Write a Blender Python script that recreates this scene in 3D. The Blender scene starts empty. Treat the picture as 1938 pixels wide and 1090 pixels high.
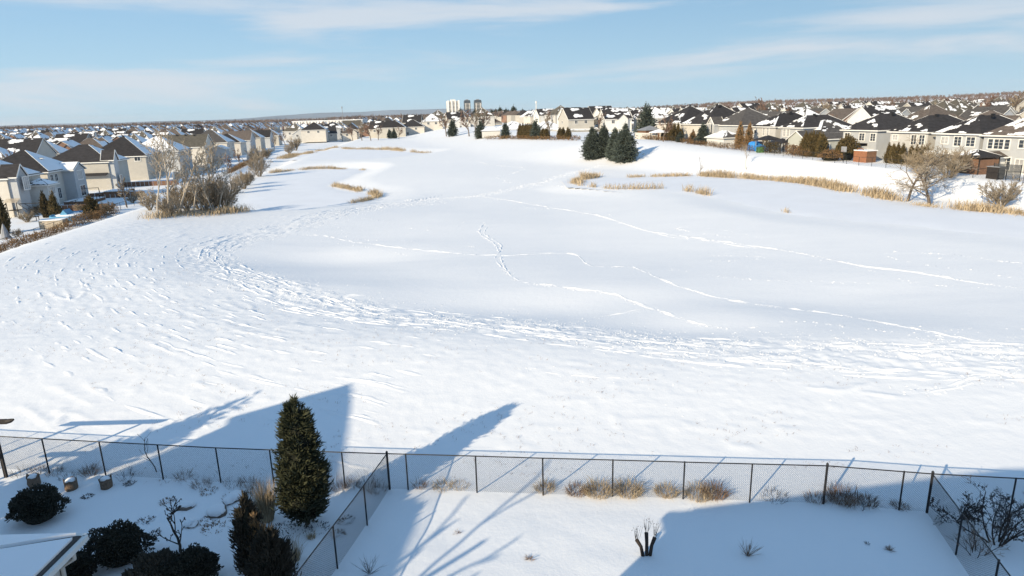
import bpy, math, random
import numpy as np
from mathutils import Vector, Matrix

random.seed(7)
RNG = np.random.default_rng(11)
scene = bpy.context.scene
COL = scene.collection
rad = math.radians

# ------------------------------------------------------------------ camera
F_PX, W_PX, H_PX = 1250.0, 1938.0, 1090.0
CAM_H = 13.7
ROLL = math.atan(0.0265)
PITCH = rad(14.856)
cam_d = bpy.data.cameras.new('camera')
cam = bpy.data.objects.new('camera', cam_d)
COL.objects.link(cam)
cam_d.sensor_fit = 'HORIZONTAL'
cam_d.sensor_width = 36.0
cam_d.lens = 36.0 * F_PX / W_PX
cam_d.clip_start = 0.1
cam_d.clip_end = 60000.0
cam.matrix_world = (Matrix.Translation((0, 0, CAM_H)) @ Matrix.Rotation(math.pi / 2 - PITCH, 4, 'X')
                    @ Matrix.Rotation(-ROLL, 4, 'Z'))
scene.camera = cam

# ------------------------------------------------------------------ sun and sky
SUN_EL = rad(21.3)
SH = np.array([0.657, 0.753])                      # horizontal direction in which shadows fall
SUN_ROT = math.atan2(SH[0], -SH[1])
sun_d = bpy.data.lights.new('sun', 'SUN')
sun_d.energy = 4.2
sun_d.angle = rad(0.53)
sun_d.color = (1.0, 0.84, 0.60)
sun = bpy.data.objects.new('sun', sun_d)
COL.objects.link(sun)
to_sun = Vector((-SH[0] * math.cos(SUN_EL), -SH[1] * math.cos(SUN_EL), math.sin(SUN_EL)))
sun.rotation_euler = to_sun.to_track_quat('Z', 'Y').to_euler()
sun.location = (-30, -40, 60)

world = bpy.data.worlds.new('World')
scene.world = world
world.use_nodes = True
wn, wl = world.node_tree.nodes, world.node_tree.links
wn.clear()
def N(nt, kind, **kw):
    n = nt.nodes.new(kind)
    for k, v in kw.items():
        if k == 'ins':
            for a, b in v.items():
                n.inputs[a].default_value = b
        else:
            setattr(n, k, v)
    return n
wt = world.node_tree
sky = N(wt, 'ShaderNodeTexSky', sky_type='NISHITA', sun_disc=False, sun_elevation=SUN_EL, sun_rotation=SUN_ROT,
        altitude=100.0, air_density=1.0, dust_density=0.3, ozone_density=2.5)
bg = N(wt, 'ShaderNodeBackground')
bg.inputs['Strength'].default_value = 0.1
wout = N(wt, 'ShaderNodeOutputWorld')
# thin streaks of high cloud, all round the sky: noise over (azimuth, elevation)
tc = N(wt, 'ShaderNodeTexCoord')
sep = N(wt, 'ShaderNodeSeparateXYZ')
wl.new(tc.outputs['Generated'], sep.inputs[0])
az = N(wt, 'ShaderNodeMath', operation='ARCTAN2')
wl.new(sep.outputs['X'], az.inputs[0]); wl.new(sep.outputs['Y'], az.inputs[1])
el = N(wt, 'ShaderNodeMath', operation='ARCSINE')
wl.new(sep.outputs['Z'], el.inputs[0])
els = N(wt, 'ShaderNodeMath', operation='MULTIPLY'); els.inputs[1].default_value = 8.5
wl.new(el.outputs[0], els.inputs[0])
comb = N(wt, 'ShaderNodeCombineXYZ')
wl.new(az.outputs[0], comb.inputs['X']); wl.new(els.outputs[0], comb.inputs['Y'])
comb.inputs['Z'].default_value = 5.6
cn = N(wt, 'ShaderNodeTexNoise', ins={'Scale': 2.1, 'Detail': 7.0, 'Roughness': 0.55, 'Distortion': 0.35})
wl.new(comb.outputs[0], cn.inputs['Vector'])
cr = N(wt, 'ShaderNodeMapRange', interpolation_type='SMOOTHSTEP')
cr.inputs['From Min'].default_value = 0.47; cr.inputs['From Max'].default_value = 0.69
cr.inputs['To Max'].default_value = 0.78
wl.new(cn.outputs['Fac'], cr.inputs['Value'])
cloudmix = N(wt, 'ShaderNodeMix', data_type='RGBA')
cloudmix.inputs[7].default_value = (4.7, 5.0, 5.4, 1.0)
wl.new(cr.outputs[0], cloudmix.inputs[0])
# thin even veil of blue over the whole sky
tint = N(wt, 'ShaderNodeMix', data_type='RGBA')
tint.inputs[0].default_value = 0.76
tint.inputs[7].default_value = (0.78, 2.12, 4.0, 1.0)
wl.new(sky.outputs[0], tint.inputs[6])
# pale air low over the horizon, the same all round
hz = N(wt, 'ShaderNodeMath', operation='MULTIPLY'); hz.inputs[1].default_value = -6.5
wl.new(el.outputs[0], hz.inputs[0])
hze = N(wt, 'ShaderNodeMath', operation='EXPONENT'); wl.new(hz.outputs[0], hze.inputs[0])
hzm = N(wt, 'ShaderNodeMath', operation='MULTIPLY', use_clamp=True); hzm.inputs[1].default_value = 0.9
wl.new(hze.outputs[0], hzm.inputs[0])
airmix = N(wt, 'ShaderNodeMix', data_type='RGBA')
airmix.inputs[7].default_value = (3.5, 5.0, 5.9, 1.0)
wl.new(hzm.outputs[0], airmix.inputs[0]); wl.new(tint.outputs[2], airmix.inputs[6])
wl.new(airmix.outputs[2], cloudmix.inputs[6])
wl.new(cloudmix.outputs[2], bg.inputs['Color'])
wl.new(bg.outputs[0], wout.inputs['Surface'])

vs = scene.view_settings
vs.view_transform = 'Standard'
vs.look = 'None'
vs.gamma = 1.0
vs.use_curve_mapping = False
vs.exposure = 0.61
scene.cycles.use_denoising = True
scene.cycles.max_bounces = 6
scene.cycles.diffuse_bounces = 3
scene.cycles.volume_bounces = 0
scene.cycles.use_adaptive_sampling = True

# ------------------------------------------------------------------ pixel <-> world helpers (for measuring the photograph)
def ray(px, py):
    x, y = px - W_PX / 2, -(py - H_PX / 2)
    c, s = math.cos(ROLL), math.sin(ROLL)
    xr, yr = x * c + y * s, -x * s + y * c
    cp, sp = math.cos(PITCH), math.sin(PITCH)
    return (xr / F_PX, cp + yr / F_PX * sp, -sp + yr / F_PX * cp)
def at(px, py, z=0.0):
    d = ray(px, py)
    t = (z - CAM_H) / d[2]
    return (d[0] * t, d[1] * t, z)
def pixof(x, y, z):
    v = (x, y, z - CAM_H)
    cp, sp = math.cos(PITCH), math.sin(PITCH)
    dy = v[1] * cp - v[2] * sp
    dz = v[1] * sp + v[2] * cp
    xr, yr = v[0] / dy * F_PX, dz / dy * F_PX
    c, s = math.cos(ROLL), math.sin(ROLL)
    return (W_PX / 2 + xr * c - yr * s, H_PX / 2 - (xr * s + yr * c), dy)

# ------------------------------------------------------------------ noise
def _hash(ix, iy, seed):
    n = (ix * 374761393 + iy * 668265263 + seed * 974711) & 0x7fffffff
    n = ((n ^ (n >> 13)) * 1274126177) & 0x7fffffff
    n = n ^ (n >> 16)
    return (n & 0xffff) / 65535.0
def vnoise(x, y, seed=0):
    x = np.asarray(x, float); y = np.asarray(y, float)
    ix = np.floor(x).astype(np.int64); iy = np.floor(y).astype(np.int64)
    fx, fy = x - ix, y - iy
    fx = fx * fx * fx * (fx * (fx * 6 - 15) + 10); fy = fy * fy * fy * (fy * (fy * 6 - 15) + 10)
    a = _hash(ix, iy, seed); b = _hash(ix + 1, iy, seed); c = _hash(ix, iy + 1, seed); d = _hash(ix + 1, iy + 1, seed)
    return (a + (b - a) * fx) * (1 - fy) + (c + (d - c) * fx) * fy
def fbm(x, y, seed=0, octv=4, rough=0.5):
    t, amp, s = 0.0, 1.0, 0.0
    for k in range(octv):
        t = t + amp * vnoise(np.asarray(x) * 2 ** k + 17.3 * k, np.asarray(y) * 2 ** k - 9.1 * k, seed + k)
        s += amp; amp *= rough
    return t / s
def sst(v, a, b):
    t = np.clip((np.asarray(v, float) - a) / (b - a), 0, 1)
    return t * t * (3 - 2 * t)

# ------------------------------------------------------------------ the lie of the land
PATH_PX = [(2300, 700), (1938, 692), (1700, 688), (1500, 680), (1300, 668), (1100, 648), (900, 624), (750, 610), (620, 588),
           (520, 560), (440, 525), (405, 497), (412, 476), (460, 455), (540, 435), (620, 412), (680, 393), (760, 376)]
def dense(pts, step):
    """smooth polyline through pts (Catmull-Rom), resampled at step"""
    P = [np.array(p, float) for p in pts]
    P = [2 * P[0] - P[1]] + P + [2 * P[-1] - P[-2]]
    out = []
    for i in range(1, len(P) - 2):
        n = max(2, int(np.linalg.norm(P[i + 1] - P[i]) / step))
        for k in range(n):
            t = k / n
            a, b, c, d = P[i - 1], P[i], P[i + 1], P[i + 2]
            out.append(0.5 * (2 * b + (c - a) * t + (2 * a - 5 * b + 4 * c - d) * t * t + (3 * b - a - 3 * c + d) * t ** 3))
    out.append(P[-2])
    return np.array(out)
PATH = dense([at(*p)[:2] for p in PATH_PX], 0.9)
PATH_S = np.concatenate([[0], np.cumsum(np.linalg.norm(np.diff(PATH, axis=0), axis=1))])
PATH_T = np.gradient(PATH, axis=0); PATH_T /= np.linalg.norm(PATH_T, axis=1)[:, None]
def path_ds(x, y):
    """signed distance from the trodden path (positive on the rough, outer side) and position along it"""
    x = np.asarray(x, float).ravel(); y = np.asarray(y, float).ravel()
    D = np.empty_like(x); S = np.empty_like(x)
    for a in range(0, len(x), 20000):
        X = x[a:a + 20000, None] - PATH[None, :, 0]; Y = y[a:a + 20000, None] - PATH[None, :, 1]
        q = X * X + Y * Y
        k = q.argmin(1); r = np.arange(len(k))
        cross = PATH_T[k, 0] * Y[r, k] - PATH_T[k, 1] * X[r, k]
        along = PATH_T[k, 0] * X[r, k] + PATH_T[k, 1] * Y[r, k]
        D[a:a + 20000] = np.sqrt(q[r, k]) * np.sign(cross)
        S[a:a + 20000] = PATH_S[k] + along
    return D, S
# hollows and swells of the fairway: (px, py, radius across, radius along, height)
SWELLS = [(at(*p[:2])[:2],) + p[2:] for p in [
    (620, 486, 11, 6, -0.9), (580, 556, 10, 3.4, 0.35), (700, 468, 13, 6, 0.55), (980, 590, 9, 4.0, -0.65), (1150, 548, 9, 5, 0.35),
    (1290, 632, 5.5, 3.0, -0.55), (1420, 600, 7, 4, 0.40), (1600, 575, 12, 6, -0.5), (1700, 640, 7, 3.5, 0.22), (900, 420, 16, 9, 0.5),
    (860, 500, 12, 7, 0.30), (1500, 480, 18, 10, -0.3), (1060, 300, 30, 30, 0.8), (800, 330, 24, 22, 0.9), (760, 400, 16, 10, 0.5),
    (1900, 585, 8, 4, 0.35), (1250, 400, 20, 10, 0.4), (960, 285, 25, 30, 0.6), (1150, 470, 16, 7, -0.25), (1180, 300, 16, 20, 1.1)]]
PL = dense([at(*p, -1.17)[:2] for p in [(445, 398), (462, 360), (500, 334), (540, 325), (640, 319), (690, 321), (672, 332), (640, 345), (634, 354), (665, 362),
                                (705, 366), (700, 379), (600, 392), (520, 404), (445, 398)]], 2.0)
PF = dense([at(*p, 0.0)[:2] for p in [(575, 300), (600, 287), (680, 281), (760, 286), (812, 288), (740, 297), (650, 301), (575, 300)]], 3.0)
PR = dense([at(*p, -0.14)[:2] for p in [(1088, 348), (1110, 338), (1180, 335), (1290, 333), (1400, 336), (1520, 346), (1620, 364), (1700, 380), (1790, 394), (1938, 405),
                               (2150, 430), (2150, 470), (1938, 450), (1700, 425), (1500, 405), (1400, 385), (1330, 370), (1230, 361), (1088, 348)]], 2.0)
def inside(poly, x, y):
    """soft inside-ness of a closed outline: signed distance, positive inside"""
    x = np.asarray(x, float).ravel(); y = np.asarray(y, float).ravel()
    out = np.full(x.shape, -50.0)
    lo, hi = poly.min(0) - 14, poly.max(0) + 14
    idx = np.where((x > lo[0]) & (x < hi[0]) & (y > lo[1]) & (y < hi[1]))[0]
    A, B = poly[:-1], poly[1:]
    for a in range(0, len(idx), 20000):
        ii = idx[a:a + 20000]
        X, Y = x[ii][:, None], y[ii][:, None]
        q = ((X - A[None, :, 0]) ** 2 + (Y - A[None, :, 1]) ** 2).min(1)
        dy = B[:, 1] - A[:, 1]
        dy = np.where(np.abs(dy) < 1e-9, 1e-9, dy)
        cr_ = ((A[None, :, 1] > Y) != (B[None, :, 1] > Y)) & (X < (B[:, 0] - A[:, 0])[None] * (Y - A[None, :, 1]) / dy[None] + A[None, :, 0])
        ins = cr_.sum(1) % 2 == 1
        out[ii] = np.sqrt(q) * np.where(ins, 1, -1)
    return out
RROW = np.array([78.0, 103.0]); RDIR = np.array([-0.28, 0.96]) / np.hypot(0.28, 0.96)
LROW = np.array([-89.0, 123.0]); LDIR = np.array([-0.165, 0.986]) / np.hypot(0.165, 0.986)
def base_h(x, y):
    x = np.asarray(x, float); y = np.asarray(y, float)
    shp = x.shape
    x = x.ravel(); y = y.ravel()
    z = np.zeros_like(x)
    z += 0.035 * np.clip(20.5 - y, 0, 12)
    # course
    for (cx, cy), rx, ry, hh in SWELLS:
        z += 0.68 * hh * np.exp(-((x - cx) / rx) ** 2 - ((y - cy) / ry) ** 2)
    # rough stands a little above the fairway
    near = (x > -75) & (x < 75) & (y > 18) & (y < 135)
    D = np.full_like(x, -30.0); S = np.zeros_like(x)
    if near.any():
        D[near], S[near] = path_ds(x[near], y[near])
    fade = sst(y, 21.5, 38) * (1 - sst(y, 92, 130)) * sst(x, -74, -56) * (1 - sst(x, 56, 74))
    z += 1.15 * sst(D, -13, 9) * fade
    z -= 1.0 * sst(y, 48, 95) * (1 - sst(y, 125, 215)) * sst(x, -48, -30) * (1 - sst(x, 5, 32))
    # crest on the left, then down to the strip along the gardens
    cl = -47.5 - 0.12 * (y - 60)
    z += 0.5 * np.exp(-((x - cl) / 6.0) ** 2) * sst(y, 40, 60) * (1 - sst(y, 100, 125))
    z -= 1.9 * sst(cl - x, 1.5, 11) * sst(y, 35, 50) * (1 - sst(y, 420, 600))
    z -= 0.35 * sst(cl - x, 3.5, 5.0) * sst(y, 35, 50) * (1 - sst(y, 120, 160))
    z += 0.3 * sst(cl - x, 14, 18) * sst(y, 35, 50)
    # right bank up to the gardens
    u = (RROW[0] - x) * RDIR[1] + (y - RROW[1]) * RDIR[0] * 1.0
    t = (x - RROW[0]) * RDIR[0] + (y - RROW[1]) * RDIR[1]
    topz = np.clip(2.6 + 0.018 * t, 2.2, 4.0)
    wdt = np.clip(10 + (t - 25) * 0.40, 10, 46)
    z += topz * (1 - sst(u, 9.5, 9.5 + wdt)) * sst(y, 45, 75)
    # slow rise to the far end
    z += 1.2 * sst(y, 230, 420) * sst(x, -110, 0)*(1-sst(x,20,80))
    z += 0.6 * sst(y, 120, 300) * np.exp(-((x + 10) / 60.0) ** 2)
    # far low hill on the right
    z += 34.0 * np.exp(-((x - 2300) / 950.0) ** 2 - ((y - 2400) / 800.0) ** 2)
    z += 16.0 * np.exp(-((x - 900) / 500.0) ** 2 - ((y - 2600) / 700.0) ** 2)
    # ponds
    for poly, zz in ((PL, -1.25), (PF, -0.2), (PR, -0.22)):
        d = inside(poly, x, y)
        k = sst(d, -9.0, 0.5)
        z = z * (1 - k) + zz * k
    return z.reshape(shp), D.reshape(shp), S.reshape(shp)
def gz(x, y):
    return float(base_h(np.array([x]), np.array([y]))[0][0])
def ground(px, py, z0=0.0):
    z = z0
    for _ in range(12):
        p = at(px, py, z)
        z = 0.5 * z + 0.5 * gz(p[0], p[1])
    p = at(px, py, z)
    return (p[0], p[1], gz(p[0], p[1]))

# ------------------------------------------------------------------ mesh helpers
class MB:
    def __init__(self):
        self.v = []; self.q = []; self.t = []; self.n = 0; self.qm = []; self.tm = []
    def add(self, verts, quads=None, tris=None, m=0):
        verts = np.asarray(verts, float).reshape(-1, 3)
        self.v.append(verts)
        if quads is not None and len(quads):
            q = np.asarray(quads, int).reshape(-1, 4) + self.n; self.q.append(q); self.qm.append(np.full(len(q), m))
        if tris is not None and len(tris):
            t = np.asarray(tris, int).reshape(-1, 3) + self.n; self.t.append(t); self.tm.append(np.full(len(t), m))
        self.n += len(verts)
    def box(self, c, s, rz=0.0, m=0):
        x, y, z = s[0] / 2, s[1] / 2, s[2] / 2
        v = np.array([[-x, -y, -z], [x, -y, -z], [x, y, -z], [-x, y, -z], [-x, -y, z], [x, -y, z], [x, y, z], [-x, y, z]])
        if rz:
            ca, sa = math.cos(rz), math.sin(rz)
            v = v @ np.array([[ca, sa, 0], [-sa, ca, 0], [0, 0, 1]])
        self.add(v + np.asarray(c, float), [[0, 3, 2, 1], [4, 5, 6, 7], [0, 1, 5, 4], [1, 2, 6, 5], [2, 3, 7, 6], [3, 0, 4, 7]], m=m)
    def bar(self, a, b, r, n=4, r2=None, m=0, cap=True):
        self.tube([a, b], [r, r if r2 is None else r2], n, m, cap)
    def tube(self, pts, radii, n=4, m=0, cap=True):
        pts = np.asarray(pts, float)
        k = len(pts)
        d = np.gradient(pts, axis=0)
        d /= np.maximum(np.linalg.norm(d, axis=1), 1e-9)[:, None]
        ref = np.array([0, 0, 1.0]) if abs(d[0][2]) < 0.9 else np.array([1.0, 0, 0])
        V = []
        for i in range(k):
            a = np.cross(d[i], ref); a /= max(np.linalg.norm(a), 1e-9); b = np.cross(d[i], a)
            ang = np.arange(n) * 2 * math.pi / n
            V.append(pts[i] + radii[i] * (np.cos(ang)[:, None] * a + np.sin(ang)[:, None] * b))
        Q = [[i * n + j, i * n + (j + 1) % n, (i + 1) * n + (j + 1) % n, (i + 1) * n + j] for i in range(k - 1) for j in range(n)]
        T = []
        if cap:
            T = [[0, j + 1, j] for j in range(1, n - 1)] + [[(k - 1) * n, (k - 1) * n + j, (k - 1) * n + j + 1] for j in range(1, n - 1)]
        self.add(np.concatenate(V), Q, T, m)
    def build(self, name, mats, parent=None, smooth=False, loc=None):
        me = bpy.data.meshes.new(name)
        V = np.concatenate(self.v) if self.v else np.zeros((0, 3))
        q = np.concatenate(self.q) if self.q else np.zeros((0, 4), int)
        t = np.concatenate(self.t) if self.t else np.zeros((0, 3), int)
        me.vertices.add(len(V)); me.vertices.foreach_set('co', V.astype(np.float32).ravel())
        me.loops.add(len(q) * 4 + len(t) * 3)
        me.polygons.add(len(q) + len(t))
        me.loops.foreach_set('vertex_index', np.concatenate([q.ravel(), t.ravel()]).astype(np.int32))
        me.polygons.foreach_set('loop_start', np.concatenate([np.arange(len(q)) * 4, len(q) * 4 + np.arange(len(t)) * 3]).astype(np.int32))
        mi = np.concatenate((self.qm + self.tm) or [np.zeros(0, int)]).astype(np.int32)
        if not isinstance(mats, (list, tuple)):
            mats = [mats]
        for m in mats:
            me.materials.append(m)
        me.polygons.foreach_set('material_index', mi)
        me.polygons.foreach_set('use_smooth', np.full(len(q) + len(t), bool(smooth)))
        me.update(calc_edges=True)
        me.validate()
        o = bpy.data.objects.new(name, me)
        COL.objects.link(o)
        if parent is not None:
            o.parent = parent
        if loc is not None:
            o.location = loc
        return o
def tag(o, label=None, cat=None, group=None, kind=None):
    if label: o['label'] = label
    if cat: o['category'] = cat
    if group: o['group'] = group
    if kind: o['kind'] = kind
    return o
def thing(name, label, cat, loc=(0, 0, 0), rz=0.0, group=None, scale=None):
    o = bpy.data.objects.new(name, None)
    o.empty_display_size = 0.3
    COL.objects.link(o)
    o.location = loc; o.rotation_euler = (0, 0, rz)
    if scale is not None:
        o.scale = scale if isinstance(scale, (tuple, list)) else (scale,) * 3
    return tag(o, label, cat, group)
def copy_tree(o, parent=None):
    c = o.copy(); COL.objects.link(c)
    c.parent = parent
    for ch in list(o.children):
        copy_tree(ch, c)
    return c
def place_copy(proto, used, loc, rz=0.0, scale=1.0, label=None, cat=None, group=None):
    """the first use moves the prototype itself, later ones copy it with its parts"""
    if proto.name in used:
        o = copy_tree(proto)
    else:
        used.add(proto.name); o = proto
    o.location = loc; o.rotation_euler = (0, 0, rz)
    o.scale = scale if isinstance(scale, (tuple, list)) else (scale,) * 3
    for k in ('label', 'category', 'group'):
        if k in o.keys():
            del o[k]
    return tag(o, label, cat, group)
USED = set()

# ------------------------------------------------------------------ materials
def mat(name, col, rough=0.8, var=0.15, scale=3.0, bump=0.0, bscale=None, hue=None, spec=0.3, objvar=0.0, stretch=None, metallic=0.0):
    m = bpy.data.materials.new(name)
    m.use_nodes = True
    nt = m.node_tree
    b = nt.nodes['Principled BSDF']
    b.inputs['Roughness'].default_value = rough
    b.inputs['Specular IOR Level'].default_value = spec
    b.inputs['Metallic'].default_value = metallic
    t = N(nt, 'ShaderNodeTexCoord')
    mp = N(nt, 'ShaderNodeMapping')
    if stretch: mp.inputs['Scale'].default_value = stretch
    nt.links.new(t.outputs['Object'], mp.inputs['Vector'])
    n = N(nt, 'ShaderNodeTexNoise', ins={'Scale': scale, 'Detail': 4.0, 'Roughness': 0.6})
    nt.links.new(mp.outputs[0], n.inputs['Vector'])
    c = np.array(col, float)
    lo = c * (1 - var); hi = np.minimum(c * (1 + var), 1.0)
    if hue is not None:
        hi = np.array(hue, float)
    ramp = N(nt, 'ShaderNodeMix', data_type='RGBA')
    ramp.inputs[6].default_value = (*lo, 1); ramp.inputs[7].default_value = (*hi, 1)
    mr = N(nt, 'ShaderNodeMapRange'); mr.inputs['From Min'].default_value = 0.3; mr.inputs['From Max'].default_value = 0.7
    nt.links.new(n.outputs['Fac'], mr.inputs['Value'])
    nt.links.new(mr.outputs[0], ramp.inputs[0])
    out = ramp.outputs[2]
    if objvar:
        oi = N(nt, 'ShaderNodeObjectInfo')
        hs = N(nt, 'ShaderNodeHueSaturation')
        m2 = N(nt, 'ShaderNodeMapRange'); m2.inputs['To Min'].default_value = 1 - objvar; m2.inputs['To Max'].default_value = 1 + objvar
        nt.links.new(oi.outputs['Random'], m2.inputs['Value']); nt.links.new(m2.outputs[0], hs.inputs['Value'])
        nt.links.new(out, hs.inputs['Color']); out = hs.outputs[0]
    nt.links.new(out, b.inputs['Base Color'])
    if bump:
        n2 = N(nt, 'ShaderNodeTexNoise', ins={'Scale': bscale or scale * 4, 'Detail': 3.0})
        nt.links.new(mp.outputs[0], n2.inputs['Vector'])
        bp = N(nt, 'ShaderNodeBump', ins={'Strength': bump, 'Distance': 0.05})
        nt.links.new(n2.outputs['Fac'], bp.inputs['Height']); nt.links.new(bp.outputs[0], b.inputs['Normal'])
    return m
def snow_material():
    m = bpy.data.materials.new('snow'); m.use_nodes = True
    nt = m.node_tree; b = nt.nodes['Principled BSDF']
    b.inputs['Roughness'].default_value = 0.75; b.inputs['Specular IOR Level'].default_value = 0.15
    geo = N(nt, 'ShaderNodeNewGeometry')
    n1 = N(nt, 'ShaderNodeTexNoise', ins={'Scale': 0.25, 'Detail': 5.0})
    nt.links.new(geo.outputs['Position'], n1.inputs['Vector'])
    mx = N(nt, 'ShaderNodeMix', data_type='RGBA')
    mx.inputs[6].default_value = (0.80, 0.815, 0.84, 1); mx.inputs[7].default_value = (0.865, 0.87, 0.88, 1)
    nt.links.new(n1.outputs['Fac'], mx.inputs[0]); nt.links.new(mx.outputs[2], b.inputs['Base Color'])
    n2 = N(nt, 'ShaderNodeTexNoise', ins={'Scale': 2.2, 'Detail': 7.0, 'Roughness': 0.68})
    nt.links.new(geo.outputs['Position'], n2.inputs['Vector'])
    n3 = N(nt, 'ShaderNodeTexNoise', ins={'Scale': 14.0, 'Detail': 3.0})
    nt.links.new(geo.outputs['Position'], n3.inputs['Vector'])
    b1 = N(nt, 'ShaderNodeBump', ins={'Strength': 0.45, 'Distance': 0.05})
    b2 = N(nt, 'ShaderNodeBump', ins={'Strength': 0.25, 'Distance': 0.012})
    nt.links.new(n2.outputs['Fac'], b1.inputs['Height']); nt.links.new(n3.outputs['Fac'], b2.inputs['Height'])
    nt.links.new(b1.outputs[0], b2.inputs['Normal']); nt.links.new(b2.outputs[0], b.inputs['Normal'])
    return m
def flat_snow(name, col, bstr):
    m = mat(name, col, 0.7, 0.03, 0.2, bstr, 1.0, spec=0.15)
    return m
M = {}
M['snow'] = snow_material()
M['ice_snow'] = flat_snow('pond_snow', (0.80, 0.82, 0.86), 0.05)
M['roof_snow'] = flat_snow('roof_snow', (0.84, 0.85, 0.87), 0.1)
M['black_metal'] = mat('black_vinyl_metal', (0.018, 0.018, 0.02), 0.5, 0.3, 8)
M['wire'] = mat('black_wire', (0.03, 0.031, 0.034), 0.6, 0.2, 8)
M['bark'] = mat('bark', (0.13, 0.105, 0.085), 0.9, 0.35, 6, 0.4)
M['bark_pale'] = mat('bark_pale', (0.38, 0.33, 0.27), 0.85, 0.35, 5, 0.3, stretch=(1, 1, 0.3))
M['twig'] = mat('twig', (0.23, 0.185, 0.13), 0.9, 0.3, 1.5, objvar=0.15)
M['twig_grey'] = mat('twig_grey', (0.26, 0.22, 0.17), 0.9, 0.3, 1.5, objvar=0.12)
M['twig_red'] = mat('twig_red', (0.17, 0.11, 0.085), 0.9, 0.3, 1.5, objvar=0.2)
M['twig_dark'] = mat('twig_dark', (0.045, 0.035, 0.03), 0.9, 0.3, 4)
M['needle'] = mat('spruce_needles', (0.030, 0.040, 0.020), 0.7, 0.4, 3.0, hue=(0.060, 0.062, 0.030))
M['needle_blue'] = mat('blue_spruce_needles', (0.032, 0.046, 0.038), 0.75, 0.35, 0.8, hue=(0.085, 0.105, 0.088), objvar=0.12)
M['core_shade'] = mat('plant_core_shade', (0.012, 0.014, 0.009), 0.9, 0.2, 3)  # dark core of conifers and shrubs: inner shade put into the colour
M['cedar'] = mat('cedar', (0.055, 0.052, 0.022), 0.8, 0.4, 2.0, hue=(0.11, 0.075, 0.03), objvar=0.25)
M['cedar_brown'] = mat('cedar_brown', (0.19, 0.11, 0.055), 0.8, 0.4, 3.0, hue=(0.30, 0.19, 0.09))
M['shrub_leaf'] = mat('dark_shrub_leaf', (0.016, 0.018, 0.013), 0.6, 0.5, 4.0, hue=(0.035, 0.036, 0.024))
M['juniper'] = mat('juniper', (0.028, 0.027, 0.020), 0.8, 0.4, 4.0, hue=(0.06, 0.05, 0.034))
M['dry_grass'] = mat('dry_grass', (0.36, 0.26, 0.15), 0.85, 0.35, 2.0, hue=(0.56, 0.45, 0.30))
M['reed'] = mat('reed', (0.36, 0.27, 0.17), 0.85, 0.35, 0.7, hue=(0.58, 0.47, 0.32))
M['weed'] = mat('dead_weed', (0.19, 0.13, 0.09), 0.9, 0.35, 2.0, hue=(0.3, 0.19, 0.12))
M['hedge_brown'] = mat('brown_hedge', (0.12, 0.075, 0.04), 0.9, 0.4, 1.2, hue=(0.25, 0.15, 0.07))
M['burlap'] = mat('burlap', (0.17, 0.12, 0.085), 0.95, 0.3, 12, 0.4)
M['stone'] = mat('stone', (0.16, 0.13, 0.11), 0.9, 0.35, 4, 0.5)
M['dark_wood'] = mat('dark_wood', (0.03, 0.026, 0.025), 0.7, 0.3, 4)
M['white_trim'] = mat('white_trim', (0.72, 0.71, 0.68), 0.6, 0.05, 2)
M['glass'] = mat('window_glass', (0.035, 0.045, 0.06), 0.12, 0.3, 0.7, spec=0.6)
M['blind'] = mat('window_blind', (0.36, 0.36, 0.36), 0.5, 0.2, 0.8, spec=0.5)
def siding(name, col):
    """lapped board siding: shallow horizontal relief"""
    m = mat(name, col, 0.7, 0.05, 0.8, spec=0.2)
    nt = m.node_tree; b = nt.nodes['Principled BSDF']
    geo = N(nt, 'ShaderNodeTexCoord')
    wv = N(nt, 'ShaderNodeTexWave', wave_type='BANDS', bands_direction='Z', wave_profile='SAW', ins={'Scale': 1.6})
    nt.links.new(geo.outputs['Object'], wv.inputs['Vector'])
    bp = N(nt, 'ShaderNodeBump', ins={'Strength': 0.5, 'Distance': 0.02})
    nt.links.new(wv.outputs['Fac'], bp.inputs['Height']); nt.links.new(bp.outputs[0], b.inputs['Normal'])
    return m
M['cream'] = siding('cream_siding', (0.56, 0.53, 0.48))
M['beige'] = siding('beige_siding', (0.44, 0.42, 0.38))
M['grey'] = siding('grey_siding', (0.42, 0.435, 0.45))
M['greige'] = siding('greige_siding', (0.49, 0.48, 0.46))
M['sage'] = siding('sage_siding', (0.42, 0.43, 0.39))
M['white_siding'] = siding('white_siding', (0.62, 0.62, 0.60))
M['brick'] = mat('red_brick', (0.25, 0.155, 0.115), 0.9, 0.2, 2)
def shingle(name, col):
    m = mat(name, col, 0.92, 0.28, 1.2, 0.3, 9.0, spec=0.15, stretch=(1, 1, 2.5), objvar=0.12)
    return m
M['roof_dark'] = shingle('charcoal_shingles', (0.040, 0.038, 0.040))
M['roof_grey'] = shingle('grey_shingles', (0.085, 0.08, 0.078))
M['roof_brown'] = shingle('brown_shingles', (0.12, 0.10, 0.088))
M['roof_olive'] = shingle('olive_shingles', (0.118, 0.108, 0.09))
M['orange_wood'] = mat('orange_cedar_wood', (0.29, 0.13, 0.07), 0.7, 0.2, 3)
M['brown_wood'] = mat('brown_wood', (0.17, 0.095, 0.06), 0.8, 0.25, 3)
M['plank'] = mat('weathered_planks', (0.42, 0.36, 0.28), 0.85, 0.2, 2)
M['blue_tarp'] = mat('blue_tarp', (0.04, 0.24, 0.62), 0.5, 0.2, 1.5, 0.4, 4)
M['pool_blue'] = mat('pool_cover_blue', (0.10, 0.30, 0.48), 0.5, 0.2, 1)
M['green_box'] = mat('green_box', (0.07, 0.16, 0.06), 0.6, 0.2, 2)
M['grey_paint'] = mat('grey_paint', (0.24, 0.25, 0.27), 0.7, 0.15, 2)
M['net'] = mat('black_net', (0.06, 0.065, 0.07), 0.8, 0.2, 2)
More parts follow.
